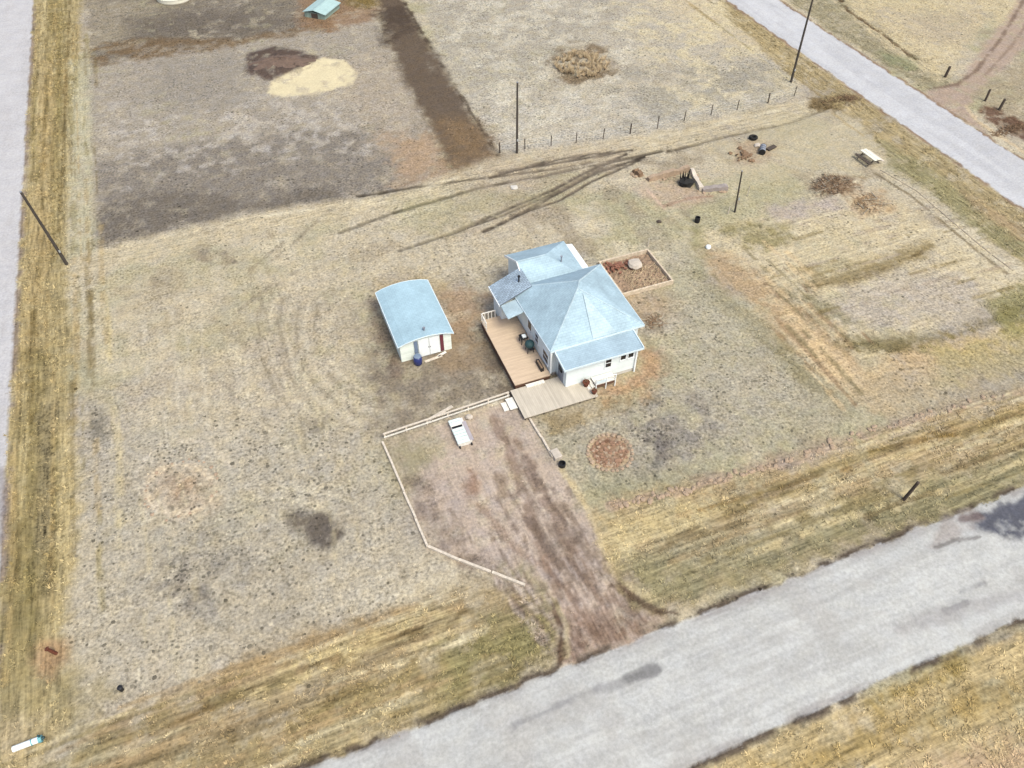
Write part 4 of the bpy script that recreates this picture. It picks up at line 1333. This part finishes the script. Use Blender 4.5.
# ------------------------------------------------------------------ raised bed east of the house
BO = (30.0, 46.3, 0)
bd = thing('raised_bed', 'square raised garden bed framed with weathered timber beside the house', 'garden bed', BO)
for x0, x1, y0, y1 in ((-2.55, 2.55, -2.4, -2.25), (-2.55, 2.55, 2.3, 2.45), (-2.55, -2.4, -2.25, 2.3), (2.4, 2.55, -2.25, 2.3)):
    part(MB().box(x0, x1, y0, y1, -.05, .42), 'board', M['bed_board'], bd, bevel=.015)
sv, sf = [], []
nx = 24
for j in range(nx + 1):
    for i in range(nx + 1):
        x, y = -2.33 + 4.66 * i / nx, -2.18 + 4.41 * j / nx
        sv.append((x, y, .02 + .2 * random.random() ** 2))
for j in range(nx):
    for i in range(nx):
        a = j * (nx + 1) + i
        sf.append((a, a + 1, a + nx + 2, a + nx + 1))
part(MB().add(sv, sf), 'soil', M['soil'], bd)
weeds = MB()
rw = random.Random(5)
for i in range(260):
    x, y = rw.uniform(-1.4, 2.2), rw.uniform(-2.1, .6)
    a = rw.uniform(0, 6.28)
    L_ = rw.uniform(.25, .6)
    weeds.tube((x, y, .15), (x + math.cos(a) * L_, y + math.sin(a) * L_, .15 + rw.uniform(.08, .35)), .02, .006, 3)
part(weeds, 'dead_stems', M['straw'], bd)
rub = MB()
rw = random.Random(3)
for i in range(70):
    a, q = rw.uniform(0, 6.28), abs(rw.gauss(0, .75))
    x, y = q * math.cos(a) * 1.2, q * math.sin(a) * .55
    rub.obox((x, y), (rw.uniform(-1, 1), rw.uniform(-1, 1), rw.uniform(-.3, .3)), .3, .16, .13, max(0, .25 - q * .2) * rw.random())
solo(rub, 'brick_rubble', M['brick'], 'heap of broken red bricks inside the raised garden bed', 'rubble', (28.75, 47.6, .2))
solo(MB().rock((0, 0, 0), .74, .5, .15, 4), 'boulder', M['stone'], 'large pale pinkish boulder beside the red bricks in the bed', 'boulder', (30.4, 47.2, .4), smooth=False, bevel=.06)

# ------------------------------------------------------------------ timber edging round the driveway
edge_mb = MB()


def beam(p, q, label, mat='pale_rail', w=.16, h=.26, group='timber beams edging the driveway', name='timber_beam'):
    a, b = np.array(p), np.array(q)
    c = (a + b) / 2
    dv = b - a
    Ln = float(np.hypot(*dv))
    mb = MB()
    nseg = max(2, int(Ln / .8))
    for k in range(1):
        mb.obox((0, 0), (1, 0), Ln - .03, w, h, 0)
    o = solo(mb, name, M[mat], label, 'beam', (c[0], c[1], ground_z(*c) - .06), group, bevel=.025, rz=math.atan2(dv[1], dv[0]))
    return o


def run(px, ns, label, **kw):
    pts = [np.array(at(*p)) for p in px]
    for a, b in zip(pts, pts[1:]):
        for i in range(ns):
            p, q = a + (b - a) * i / ns, a + (b - a) * (i + 1) / ns
            j = np.array([random.uniform(-.05, .05), random.uniform(-.05, .05)])
            beam(p + j, q + j * random.uniform(-1, 1), label, **kw)


run([(383, 443), (428, 548)], 4, 'pale timber beam in the straight edging along the west of the driveway', group='beams west of the driveway')
run([(428, 548), (525, 586)], 3, 'pale timber beam in the slanting edging southwest of the driveway', w=.18, group='beams southwest of the driveway')
run([(530, 420), (553, 458)], 2, 'pale timber beam along the east edge of the driveway', group='beams east of the driveway')
solo(MB().box(-.3, .3, -.42, .42, 0, .4), 'concrete_block', M['stone'], 'pale concrete block ending the beams east of the driveway', 'block', (*at(556, 456), -.03), bevel=.04, rz=.1)
solo(MB().lathe((0, 0, 0), [(.24, 0), (.26, .05), (.26, .36), (.2, .36), (.19, .1)], 14), 'bucket', M['black'], 'black bucket on the ground below the pale concrete block', 'bucket', (*at(562, 466), 0))

# low two-rail fence north of the driveway
fp, fq = at(384, 439), at(509, 397)
fc = ((fp[0] + fq[0]) / 2, (fp[1] + fq[1]) / 2)
fl = math.hypot(fq[0] - fp[0], fq[1] - fp[1])
fe = thing('rail_fence', 'low pale timber rail fence between the driveway and the deck steps', 'fence', (*fc, 0), rz=math.atan2(fq[1] - fp[1], fq[0] - fp[0]))
for i in range(7):
    x = -fl / 2 + .1 + i * (fl - .2) / 6
    part(MB().box(x - .06, x + .06, -.06, .06, -.1, .55), 'post', M['pale_rail'], fe)
part(MB().box(-fl / 2, fl / 2, -.07, .07, .552, .6), 'top_rail', M['pale_rail'], fe)
part(MB().box(-fl / 2, fl / 2, -.1, -.065, .2, .34), 'lower_rail', M['whitewood'], fe)
solo(MB().obox((0, 0), (1, .3), 2.3, .26, .07, 0), 'board', M['pale_rail'], 'loose pale board lying on the ground along the low rail fence', 'board', (*at(440, 414), .03))
solo(MB().rock((0, 0, 0), .3, .7, .2, 9), 'stone', M['stone'], 'single pale stone beside the white slatted lid', 'stone', (*at(469, 418), .12))

# white slatted lid standing in the yard
wb = thing('storage_box', 'white slatted storage box with a dark slot standing at the fence', 'box', (9.45, 34.65, 0))
part(MB().box(-.52, .52, -1.15, 1.15, .05, .42), 'body', M['whitewood'], wb)
sl = MB()
for i in range(8):
    y = -1.2 + i * .3
    if i == 5:
        continue
    sl.box(-.56, .35, y + .02, y + .25, .425, .49)
part(sl, 'lid', M['mint'], wb)
part(MB().box(.36, .66, -1.12, .75, .3, .44), 'side_panel', M['mauve'], wb)
part(MB().box(-.5, .3, .335, .545, .421, .424), 'slot', M['black'], wb)
for x in (-.5, .4):
    part(MB().box(x, x + .1, -1.3, -1.16, -.02, .2), 'foot', M['black'], wb)

# ------------------------------------------------------------------ utility poles and posts
def pole(base, h, r, label, lean=(0, 0), arm=0, name='utility_pole', cat='utility pole', group=None):
    x, y = at(*base)
    q = thing(name, label, cat, (x, y, ground_z(x, y) - .05), group)
    part(MB().tube((0, 0, -.3), (lean[0], lean[1], h), r, r * .68, 10), 'shaft', M['pole'], q)
    part(MB().tube((lean[0] * .999, lean[1] * .999, h + .003), (lean[0], lean[1], h + .06), r * .76, r * .55, 10), 'cap', M['bluegrey'], q)
    if arm:
        part(MB().box(lean[0] * .95 - .55, lean[0] * .95 + .55, r * .75, r * .75 + .1, h - .55, h - .43), 'crossarm', M['pole'], q)
    part(MB().box(-.07, .07, -r - .03, -r + .02, 1.5, 1.75), 'tag_plate', M['steel'], q)
    return q


pole((67, 264), 7.9, .15, 'dark tall utility pole between the west road and the field corner', (-.5, 0))
pole((517, 153), 7.95, .13, 'upright dark utility pole at the end of the dark field strip', (0, 0))
pole((791, 82), 10.4, .15, 'tallest utility pole standing beside the pale back road', (-.1, .1))
pole((735, 212), 4.7, .1, 'short thin pole standing alone beside the old garden plot', (-.35, .05), name='pole', cat='pole')


def stake(base, h, r, label, lean=(0, 0), mat='darkwood', group=None, cat='post', name='wooden_post'):
    x, y = at(*base)
    return solo(MB().tube((0, 0, -.15), (lean[0], lean[1], h * .97), r, r * .9, 8).tube((lean[0], lean[1], h * .97), (lean[0], lean[1], h), r * .88, r * .5, 8), name, M[mat], label, cat, (x, y, ground_z(x, y)), group)


stake((904, 499), 2.2, .13, 'dark wooden post leaning in the grass verge by the front road', (.15, -.1))
stake((945, 77), 1.35, .17, 'dark stub post in pale grass beside the dirt track', (.1, 0))
stake((985, 101), 1.4, .13, 'dark gate post nearest the dirt track bend', (.1, .1))
stake((999, 110), 1.3, .16, 'thicker dark gate post next to the brown ditch', (.25, .1))
stake((728, 214), .9, .05, 'thin pale stake at the foot of the short pole', (0, 0), 'pale_rail')
stake((747, 196), 1.2, .04, 'thin pale rod beside the short pole', (.05, 0), 'pale_rail')
stake((648, 246), .9, .05, 'thin pale stake at the corner of the raised bed', (0, 0), 'pale_rail')

# wire fence along the alley
fpx = [(500, 153), (525, 149), (551, 146), (576, 143), (603, 139), (630, 134), (657, 129), (684, 121), (711, 115), (737, 110), (768, 103), (794, 96)]
fpts = [at(*p) for p in fpx]
ox, oy = fpts[0]
wf = thing('wire_fence', 'thin wire fence on short grey posts along the northern alley', 'fence', (ox, oy, 0))
for i, (x, y) in enumerate(fpts):
    h = 1.25 if i != 6 else 1.6
    part(MB().tube((x - ox, y - oy, -.2), (x - ox + random.uniform(-.08, .08), y - oy, h), .05 if i % 5 else .075, seg=6), 'post', M['darkwood'], wf)
for z in (.45, .8, 1.12):
    wmb = MB()
    for (a, b2) in zip(fpts, fpts[1:]):
        wmb.tube((a[0] - ox, a[1] - oy, z), (b2[0] - ox, b2[1] - oy, z), .006, seg=3, caps=False)
    part(wmb, 'wire', M['steel'], wf)

# ------------------------------------------------------------------ row of stones and old timber edging in the east
row_px = [(612, 506), (640, 500), (668, 494), (712, 484), (740, 474), (768, 466), (800, 455), (838, 442), (878, 428), (930, 413), (1000, 395)]
rp = [np.array(at(*p)) for p in row_px]
cnt = 0
proto = [MB().rock((0, 0, 0), 1, .6, .28, s) for s in (21, 22, 23)]
protos = []
for i in range(90):
    tpos = i / 89 * (len(rp) - 1)
    k = min(int(tpos), len(rp) - 2)
    p = rp[k] + (rp[k + 1] - rp[k]) * (tpos - k) + np.array([random.uniform(-.15, .15), random.uniform(-.3, .3)])
    if random.random() < .2:
        continue
    kind = i % 3
    pale = kind != 1
    lab = 'small pale stone in the row along the south edge of the yard' if pale else 'small dark earth clod in the row along the south edge of the yard'
    grp = 'pale stones edging the yard' if pale else 'dark clods edging the yard'
    if len(protos) < 3:
        o = solo(proto[kind], 'edging_stone' if pale else 'earth_clod', M['stone_tan'] if pale else M['darkwood'], lab, 'stone' if pale else 'clod', (p[0], p[1], 0), grp)
        protos.append(o)
    else:
        o = protos[kind].copy()
        col.objects.link(o)
    s = random.uniform(.1, .2)
    o.scale = (s * random.uniform(.8, 1.5), s, s)
    o.rotation_euler = (0, 0, random.uniform(0, 6))
    o.location = (p[0], p[1], ground_z(p[0], p[1]) + s * .25)

run([(880, 170), (915, 190), (950, 220), (982, 247), (1012, 270)], 3, 'weathered pale timber in the long edging east of the garden plot', group='old timbers east of the garden plot', w=.12, h=.1, mat='old_timber')

# ------------------------------------------------------------------ ruined foundation with charred stump
rf_p, rf_q, rf_r = at(648, 181), at(688, 171), at(701, 191)


def wallpiece(p, q, h, w, label, mat='concrete', cap=None):
    c = ((p[0] + q[0]) / 2, (p[1] + q[1]) / 2)
    Ln = math.hypot(q[0] - p[0], q[1] - p[1])
    t_ = thing('ruined_wall', label, 'ruined wall', (*c, 0), rz=math.atan2(q[1] - p[1], q[0] - p[0]))
    k = 8
    vs, fs = [], []
    tops = [h * random.uniform(.65, 1.1) for _ in range(k + 1)]
    for i in range(k + 1):
        x = -Ln / 2 + Ln * i / k
        for yy in (-w / 2, w / 2):
            vs += [(x, yy + random.uniform(-.05, .05), -.1), (x, yy + random.uniform(-.05, .05), tops[i])]
    for i in range(k):
        a = i * 4
        fs += [(a, a + 4, a + 5, a + 1), (a + 2, a + 3, a + 7, a + 6), (a + 1, a + 5, a + 7, a + 3)]
    fs += [(0, 1, 3, 2), (k * 4, k * 4 + 2, k * 4 + 3, k * 4 + 1)]
    part(MB().add(vs, fs), 'wall', M[mat], t_)
    rb = MB()
    for i in range(14):
        rb.rock((random.uniform(-Ln / 2, Ln / 2), random.choice((-1, 1)) * random.uniform(w * .6, w * 1.2), .05), random.uniform(.08, .2), .7, .25)
    part(rb, 'rubble', M[cap or mat], t_)
    return t_


wallpiece(rf_p, rf_q, .6, .45, 'low crumbling tan wall west of the charred stump', 'stone_tan', 'stone_tan')
wallpiece(at(691, 171), rf_r, .45, .4, 'low broken tan wall east of the charred stump', 'pale_rail', 'stone_tan')
wallpiece(at(702, 191), at(727, 189), .5, .55, 'short grey brown slab at the corner of the ruin', 'slab', 'stone_tan')
wallpiece(at(634, 172), at(641, 177), .5, .5, 'small detached brown lump of wall at the west of the ruin', 'brush_dark', 'stone_tan')
s_ = MB()
sx, sy = at(685, 184)
rs = random.Random(8)
for i in range(13):
    a, q = rs.uniform(0, 6.28), rs.uniform(0, .6)
    s_.tube((q * math.cos(a), q * math.sin(a) * .7, -.1), (q * math.cos(a) * 1.15 + rs.uniform(-.2, .2), q * math.sin(a), rs.uniform(.4, 1.5)), .15, .02, 5)
s_.rock((0, 0, .2), .8, .6, .4, 2).rock((.3, -.2, .1), .6, .8, .4, 5)
solo(s_, 'tree_stump', M['char'], 'black charred jagged stump in the corner of the ruined walls', 'stump', (sx, sy, 0))
x, y = at(697, 222)
solo(MB().lathe((0, 0, 0), [(.24, 0), (.26, .1), (.26, .55), (.2, .55), (.19, .1)], 12), 'bucket', M['black'], 'small black bucket standing alone south of the ruined walls', 'bucket', (x, y, 0))
x, y = at(708, 248)
solo(MB().rock((0, 0, .12), .26, .9, .06, 3), 'stone', M['white'], 'bright white round stone at the edge of the garden plot', 'stone', (x, y, 0))
x, y = at(659, 222)
solo(MB().rock((0, 0, 0.05), .25, .6, .2, 6), 'stone', M['darkwood'], 'small dark stone between the ruin and the raised bed', 'stone', (x, y, 0))

# ------------------------------------------------------------------ scrap heap by the alley
x, y = at(753, 139)
ty_ = MB()
for i in range(18):
    a, b2 = 2 * math.pi * i / 18, 2 * math.pi * (i + 1) / 18
    ty_.tube((.36 * math.cos(a), .36 * math.sin(a), .15), (.36 * math.cos(b2), .36 * math.sin(b2), .15), .15, seg=8, caps=False)
solo(ty_, 'tyre', M['rubber'], 'black tyre lying on the grass behind the blue grey drum', 'tyre', (x, y, .05))
x, y = at(762, 152)
q = thing('drum', 'blue grey steel drum lying in the scrap heap', 'drum', (x, y, .32), rz=.9)
part(MB().tube((-.6, 0, 0), (.6, 0, 0), .33, seg=14), 'barrel', M['bluegrey'], q)
part(MB().tube((-.63, 0, 0), (-.603, 0, 0), .35, seg=14).tube((-.22, 0, 0), (-.18, 0, 0), .345, seg=14).tube((.18, 0, 0), (.22, 0, 0), .345, seg=14).tube((.603, 0, 0), (.63, 0, 0), .35, seg=14), 'hoop', M['black'], q)
x, y = at(745, 156)
rb = MB()
rs = random.Random(18)
for i in range(26):
    a, q_ = rs.uniform(0, 6.28), abs(rs.gauss(0, .8))
    if i % 2:
        rb.rock((q_ * math.cos(a), q_ * math.sin(a), .1), rs.uniform(.12, .3), .7, .3)
    else:
        rb.obox((q_ * math.cos(a), q_ * math.sin(a)), (rs.uniform(-1, 1), rs.uniform(-1, 1), rs.uniform(-.2, .2)), rs.uniform(.5, 1.1), .14, .1, rs.uniform(0, .2))
solo(rb, 'scrap_heap', M['brush_dark'], 'heap of brown broken timber and stones beside the drum', 'scrap heap', (x, y, 0))
x, y = at(771, 149)
solo(MB().obox((0, 0), (1, .2, .1), 1.1, .5, .12, .1), 'board', M['darkwood'], 'dark board lying to the right of the blue grey drum', 'board', (x, y, 0))
x, y = at(757, 146)
solo(MB().rock((0, 0, .1), .4, .5, .2, 12), 'stone', M['stone'], 'pale stone lying left of the blue grey drum', 'stone', (x, y, 0))
x, y = at(514, 188)
solo(MB().rock((0, 0, 0), .42, .3, .3, 31), 'stone', M['concrete'], 'pale grey stone lying among the wheel ruts', 'stone', (x, y, .05))

# picnic table
pt = thing('picnic_table', 'white topped picnic table on the grass near the back road', 'picnic table', (*at(868, 161), 0), rz=math.radians(92))
part(MB().box(-1.15, 1.15, -.4, -.02, .72, .78).box(-1.15, 1.15, .02, .4, .72, .78), 'table_top', M['cream'], pt, bevel=.01)
for y in (-.85, .85):
    part(MB().box(-1.15, 1.15, y - .14, y + .14, .42, .47), 'bench', M['pale_rail'] if y < 0 else M['darkwood'], pt)
for x in (-.8, .8):
    part(MB().tube((x, -.75, 0), (x, -.15, .71), .045, seg=6).tube((x, .75, 0), (x, .15, .71), .045, seg=6).box(x - .03, x + .03, -.95, .95, .36, .415), 'leg_frame', M['darkwood'], pt)


# ------------------------------------------------------------------ brush heaps
def brush(px, rx, ry, h, n, label, mat, name='brush_pile', logs=0, seed=1):
    x, y = at(*px)
    q = thing(name, label, 'brush pile', (x, y, ground_z(x, y) - .05))
    rs = random.Random(seed)
    mb = MB()
    for i in range(n):
        a, u = rs.uniform(0, 6.28), math.sqrt(rs.random())
        bx, by = rx * u * math.cos(a), ry * u * math.sin(a)
        a2 = rs.uniform(0, 6.28)
        L_ = rs.uniform(.25, .9)
        top = h * (1 - u * u) * rs.uniform(.2, 1) + .08
        mb.tube((bx, by, top * .2), (bx + L_ * math.cos(a2), by + L_ * math.sin(a2), top), rs.uniform(.02, .05), .008, 3, caps=False)
    part(mb, 'twigs', M[mat], q)
    if logs:
        lm = MB()
        for i in range(logs):
            a = rs.uniform(-.4, .4) + (0 if i % 3 else 1.4)
            bx, by = rs.uniform(-rx, rx) * .8, rs.uniform(-ry, ry) * .8
            L_ = rs.uniform(.4, .9)
            lm.tube((bx - L_ * math.cos(a), by - L_ * math.sin(a), .06), (bx + L_ * math.cos(a), by + L_ * math.sin(a), rs.uniform(.05, .3)), rs.uniform(.03, .06), seg=6)
        part(lm, 'log', M['old_timber'], q)
    return q


x, y = at(582, 66)
dw = thing('dead_weeds', 'round patch of tall tan dead weeds in the northern field', 'weeds', (x, y, ground_z(x, y) - .05))
rs = random.Random(2)
wm, wd = MB(), MB()
for i in range(95):
    a, u = rs.uniform(0, 6.28), math.sqrt(rs.random())
    bx, by = 3.4 * u * math.cos(a), 3.3 * u * math.sin(a)
    hh = rs.uniform(.35, .9)
    for k in range(26):
        a2 = rs.uniform(0, 6.28)
        q_ = rs.uniform(.05, .45)
        (wm if k % 9 else wd).tube((bx + .05 * math.cos(a2), by + .05 * math.sin(a2), 0), (bx + q_ * math.cos(a2), by + q_ * math.sin(a2), hh * rs.uniform(.5, 1)), .03, .012, 3, caps=False)
part(wm, 'stems', M['straw'], dw)
part(wd, 'dark_stems', M['brush_dark'], dw)
brush((832, 187), 2.3, 1.6, .6, 230, 'heap of brown brush and branches on the garden plot', 'brush_dark', logs=12, seed=3)
brush((868, 205), 1.6, 1.4, .35, 110, 'smaller tan brush heap with loose rails beside the brown brush', 'brush', logs=6, seed=4)
brush((841, 101), 2.4, 1.0, .7, 320, 'olive brown weed clump on the bank beside the back road', 'brush_dark', 'dead_weeds', seed=5)
brush((652, 322), 1.0, .7, .4, 60, 'grey brown dead bush at the east corner of the house', 'brush_dark', 'dead_bush', seed=6)
brush((1012, 130), 3.0, .8, .5, 260, 'reddish brown weeds filling the ditch by the dirt track', 'brush_dark', 'dead_weeds', seed=7)

# round brick fire ring in the front yard
x, y = at(610, 453)
fr_ = thing('fire_ring', 'round ring of pale stones with brick red rubble inside, in the front yard', 'fire ring', (x, y, 0))
for i in range(26):
    a = 2 * math.pi * i / 26 + random.uniform(-.05, .05)
    part(MB().rock((1.62 * math.cos(a), 1.62 * math.sin(a), .06), random.uniform(.13, .2), .7, .2), 'stone', M['stone_tan'], fr_)
rb, rb2 = MB(), MB()
for i in range(110):
    a, q_ = random.uniform(0, 6.28), 1.35 * math.sqrt(random.random())
    (rb if i % 3 else rb2).rock((q_ * math.cos(a), q_ * math.sin(a), .04), random.uniform(.06, .16), .6, .3)
part(rb, 'rubble', M['rubble'], fr_)
part(rb2, 'rubble', M['stone_tan'], fr_)
# old flower ring on the west lawn
x, y = at(181, 489)
fr_ = thing('stone_ring', 'wide broken ring of small stones on the bare patch of west lawn', 'stone ring', (x, y, 0))
for i in range(40):
    a = 2 * math.pi * i / 40
    if random.random() < .35:
        continue
    q_ = random.uniform(2.25, 2.6)
    part(MB().rock((q_ * math.cos(a), q_ * math.sin(a), .04), random.uniform(.08, .15), .6, .25), 'stone', M['stone_tan'], fr_)

# ------------------------------------------------------------------ things at the frame's edges
# teal-roofed shed in the north
c1, c2 = np.array(at(303, 11.5, .75)), np.array(at(325, 15, .75))
ux = c2 - c1
Wt = float(np.hypot(*ux)) - .1
ang = math.atan2(ux[1], ux[0])
Lt = 4.4
ts = thing('shed', 'low pale teal roofed coop at the far end of the dark strip', 'shed', (c1[0], c1[1], 0), rz=ang)
part(MB().box(.1, Wt - .1, .12, Lt - .1, 0, .72), 'wall', M['teal_wall'], ts)
part(MB().shell([(-.05, -.05, .78), (Wt / 2, -.05, 1.15), (Wt + .15, -.05, .75), (-.05, Lt, .78), (Wt / 2, Lt, 1.15), (Wt + .15, Lt, .75)], [[0, 1, 4, 3], [1, 2, 5, 4]], .07), 'roof', M['teal_roof'], ts)
part(MB().box(Wt * .35, Wt * .65, .06, .115, .05, .68), 'door', M['darkwood'], ts)
# round stock tank
cx, cy = at(176, 5)
tk = thing('stock_tank', 'low round cream stock tank at the edge of the northern paddock', 'stock tank', (cx + .1, cy + 2.6, 0))
part(MB().lathe((0, 0, 0), [(2.45, 0), (2.5, .1), (2.5, .5), (2.56, .52), (2.56, .6), (2.42, .6), (2.4, .45)], 28), 'wall', M['cream'], tk)
part(MB().lathe((0, 0, 0), [(2.38, .4), (2.38, .47)], 28), 'lid', M['cream'], tk)
# culvert pipe in the southwest corner
pa, pb = np.array(at(14, 750)), np.array(at(43, 739))
cp = thing('culvert_pipe', 'white pipe with a dark teal collar lying in the southwest verge', 'pipe', (*((pa + pb) / 2), .12), rz=math.atan2(pb[1] - pa[1], pb[0] - pa[0]))
hl = float(np.hypot(*(pb - pa))) / 2
part(MB().tube((-hl, 0, 0), (hl, 0, 0), .17, seg=14, caps=False).tube((-hl, 0, 0), (hl, 0, 0), .145, seg=14, caps=False), 'tube', M['white'], cp, smooth=True)
part(MB().tube((hl - .18, 0, 0), (hl, 0, 0), .2, seg=14).tube((hl - .55, 0, 0), (hl - .48, 0, 0), .185, seg=14), 'collar', M['cyan'], cp)
part(MB().tube((hl + .002, 0, 0), (hl + .12, 0, 0), .1, .07, seg=10).tube((hl - .06, .06, .18), (hl - .06, .06, .36), .06, seg=8), 'fitting', M['teal'], cp)
x, y = at(56, 653)
q = thing('marker_post', 'rusty red leaning marker stub beside the west verge', 'marker', (x, y, 0))
part(MB().tube((0, 0, -.1), (-.28, .12, .55), .11, .09, 8), 'stub', M['rust'], q)
part(MB().tube((-.285, .122, .56), (-.3, .13, .6), .16, .12, 8), 'cap', M['rust'], q)
x, y = at(122, 690)
solo(MB().lathe((0, 0, 0), [(.12, -.05), (.12, .3), (.16, .32), (.16, .38), (.05, .42)], 10), 'valve_box', M['black'], 'small black capped stub on the southwest corner of the lawn', 'valve box', (x, y, 0))
x, y = at(668, 399 / 1)
# soil heap in the northern field
x, y = at(281, 64)
hv, hf_ = [], []
nr, ns_ = 9, 36
rs = random.Random(77)
offs = [1 + rs.uniform(-.12, .12) for _ in range(ns_)]
for r_ in range(nr):
    u = r_ / (nr - 1)
    for s in range(ns_):
        a = 2 * math.pi * s / ns_
        k = offs[s]
        hv.append((4.3 * u * k * math.cos(a), 2.5 * u * k * math.sin(a), .75 * (1 - u ** 1.5) + rs.uniform(-.07, .09) * (u < 1) - .05 * (u == 1)))
for r_ in range(nr - 1):
    for s in range(ns_):
        t2 = (s + 1) % ns_
        hf_.append((r_ * ns_ + s, (r_ + 1) * ns_ + s, (r_ + 1) * ns_ + t2, r_ * ns_ + t2))
solo(MB().add(hv, hf_), 'soil_heap', M['dirt'], 'low heap of dark brown soil beside the pale sand patch', 'soil heap', (x, y, ground_z(*at(300, 100))), rz=math.radians(-8))

# ------------------------------------------------------------------ camera, sky, sun
cam_d = bpy.data.cameras.new('camera')
cam = bpy.data.objects.new('camera', cam_d)
col.objects.link(cam)
cam.location = (0, 0, CAM_H)
cam.rotation_euler = (math.pi / 2 - PITCH, 0, -YAW)
cam_d.sensor_width = 36.0
cam_d.lens = 36.0 * F_PX / 1024.0
cam_d.clip_end = 8000
scene.camera = cam

SUN_EL, SUN_AZ = math.radians(57), math.radians(162)      # azimuth from north towards east
world = bpy.data.worlds.new('World')
scene.world = world
world.use_nodes = True
nt = world.node_tree
sky = nt.nodes.new('ShaderNodeTexSky')
sky.sky_type = 'NISHITA'
sky.sun_disc = False
sky.sun_elevation = SUN_EL
sky.sun_rotation = SUN_AZ
sky.dust_density = 4.0
sky.ozone_density = 0.6
bg = nt.nodes['Background']
bg.inputs['Strength'].default_value = 0.13
nt.links.new(sky.outputs[0], bg.inputs['Color'])
sd = bpy.data.lights.new('sun', 'SUN')
sd.energy = 1.5
sd.angle = math.radians(26)
sd.color = (0.965, 1.0, 0.85)
so = bpy.data.objects.new('sun', sd)
col.objects.link(so)
dirv = (math.sin(SUN_AZ) * math.cos(SUN_EL), math.cos(SUN_AZ) * math.cos(SUN_EL), math.sin(SUN_EL))
so.rotation_euler = (math.pi / 2 - SUN_EL, 0, math.pi - SUN_AZ)
so.location = (60, 60, 60)

vs_ = scene.view_settings
vs_.view_transform = 'Standard'
vs_.look = 'None'
vs_.gamma = 1.0
vs_.use_curve_mapping = False
vs_.exposure = 0.98
scene.cycles.max_bounces = 6
scene.cycles.filter_width = 1.5
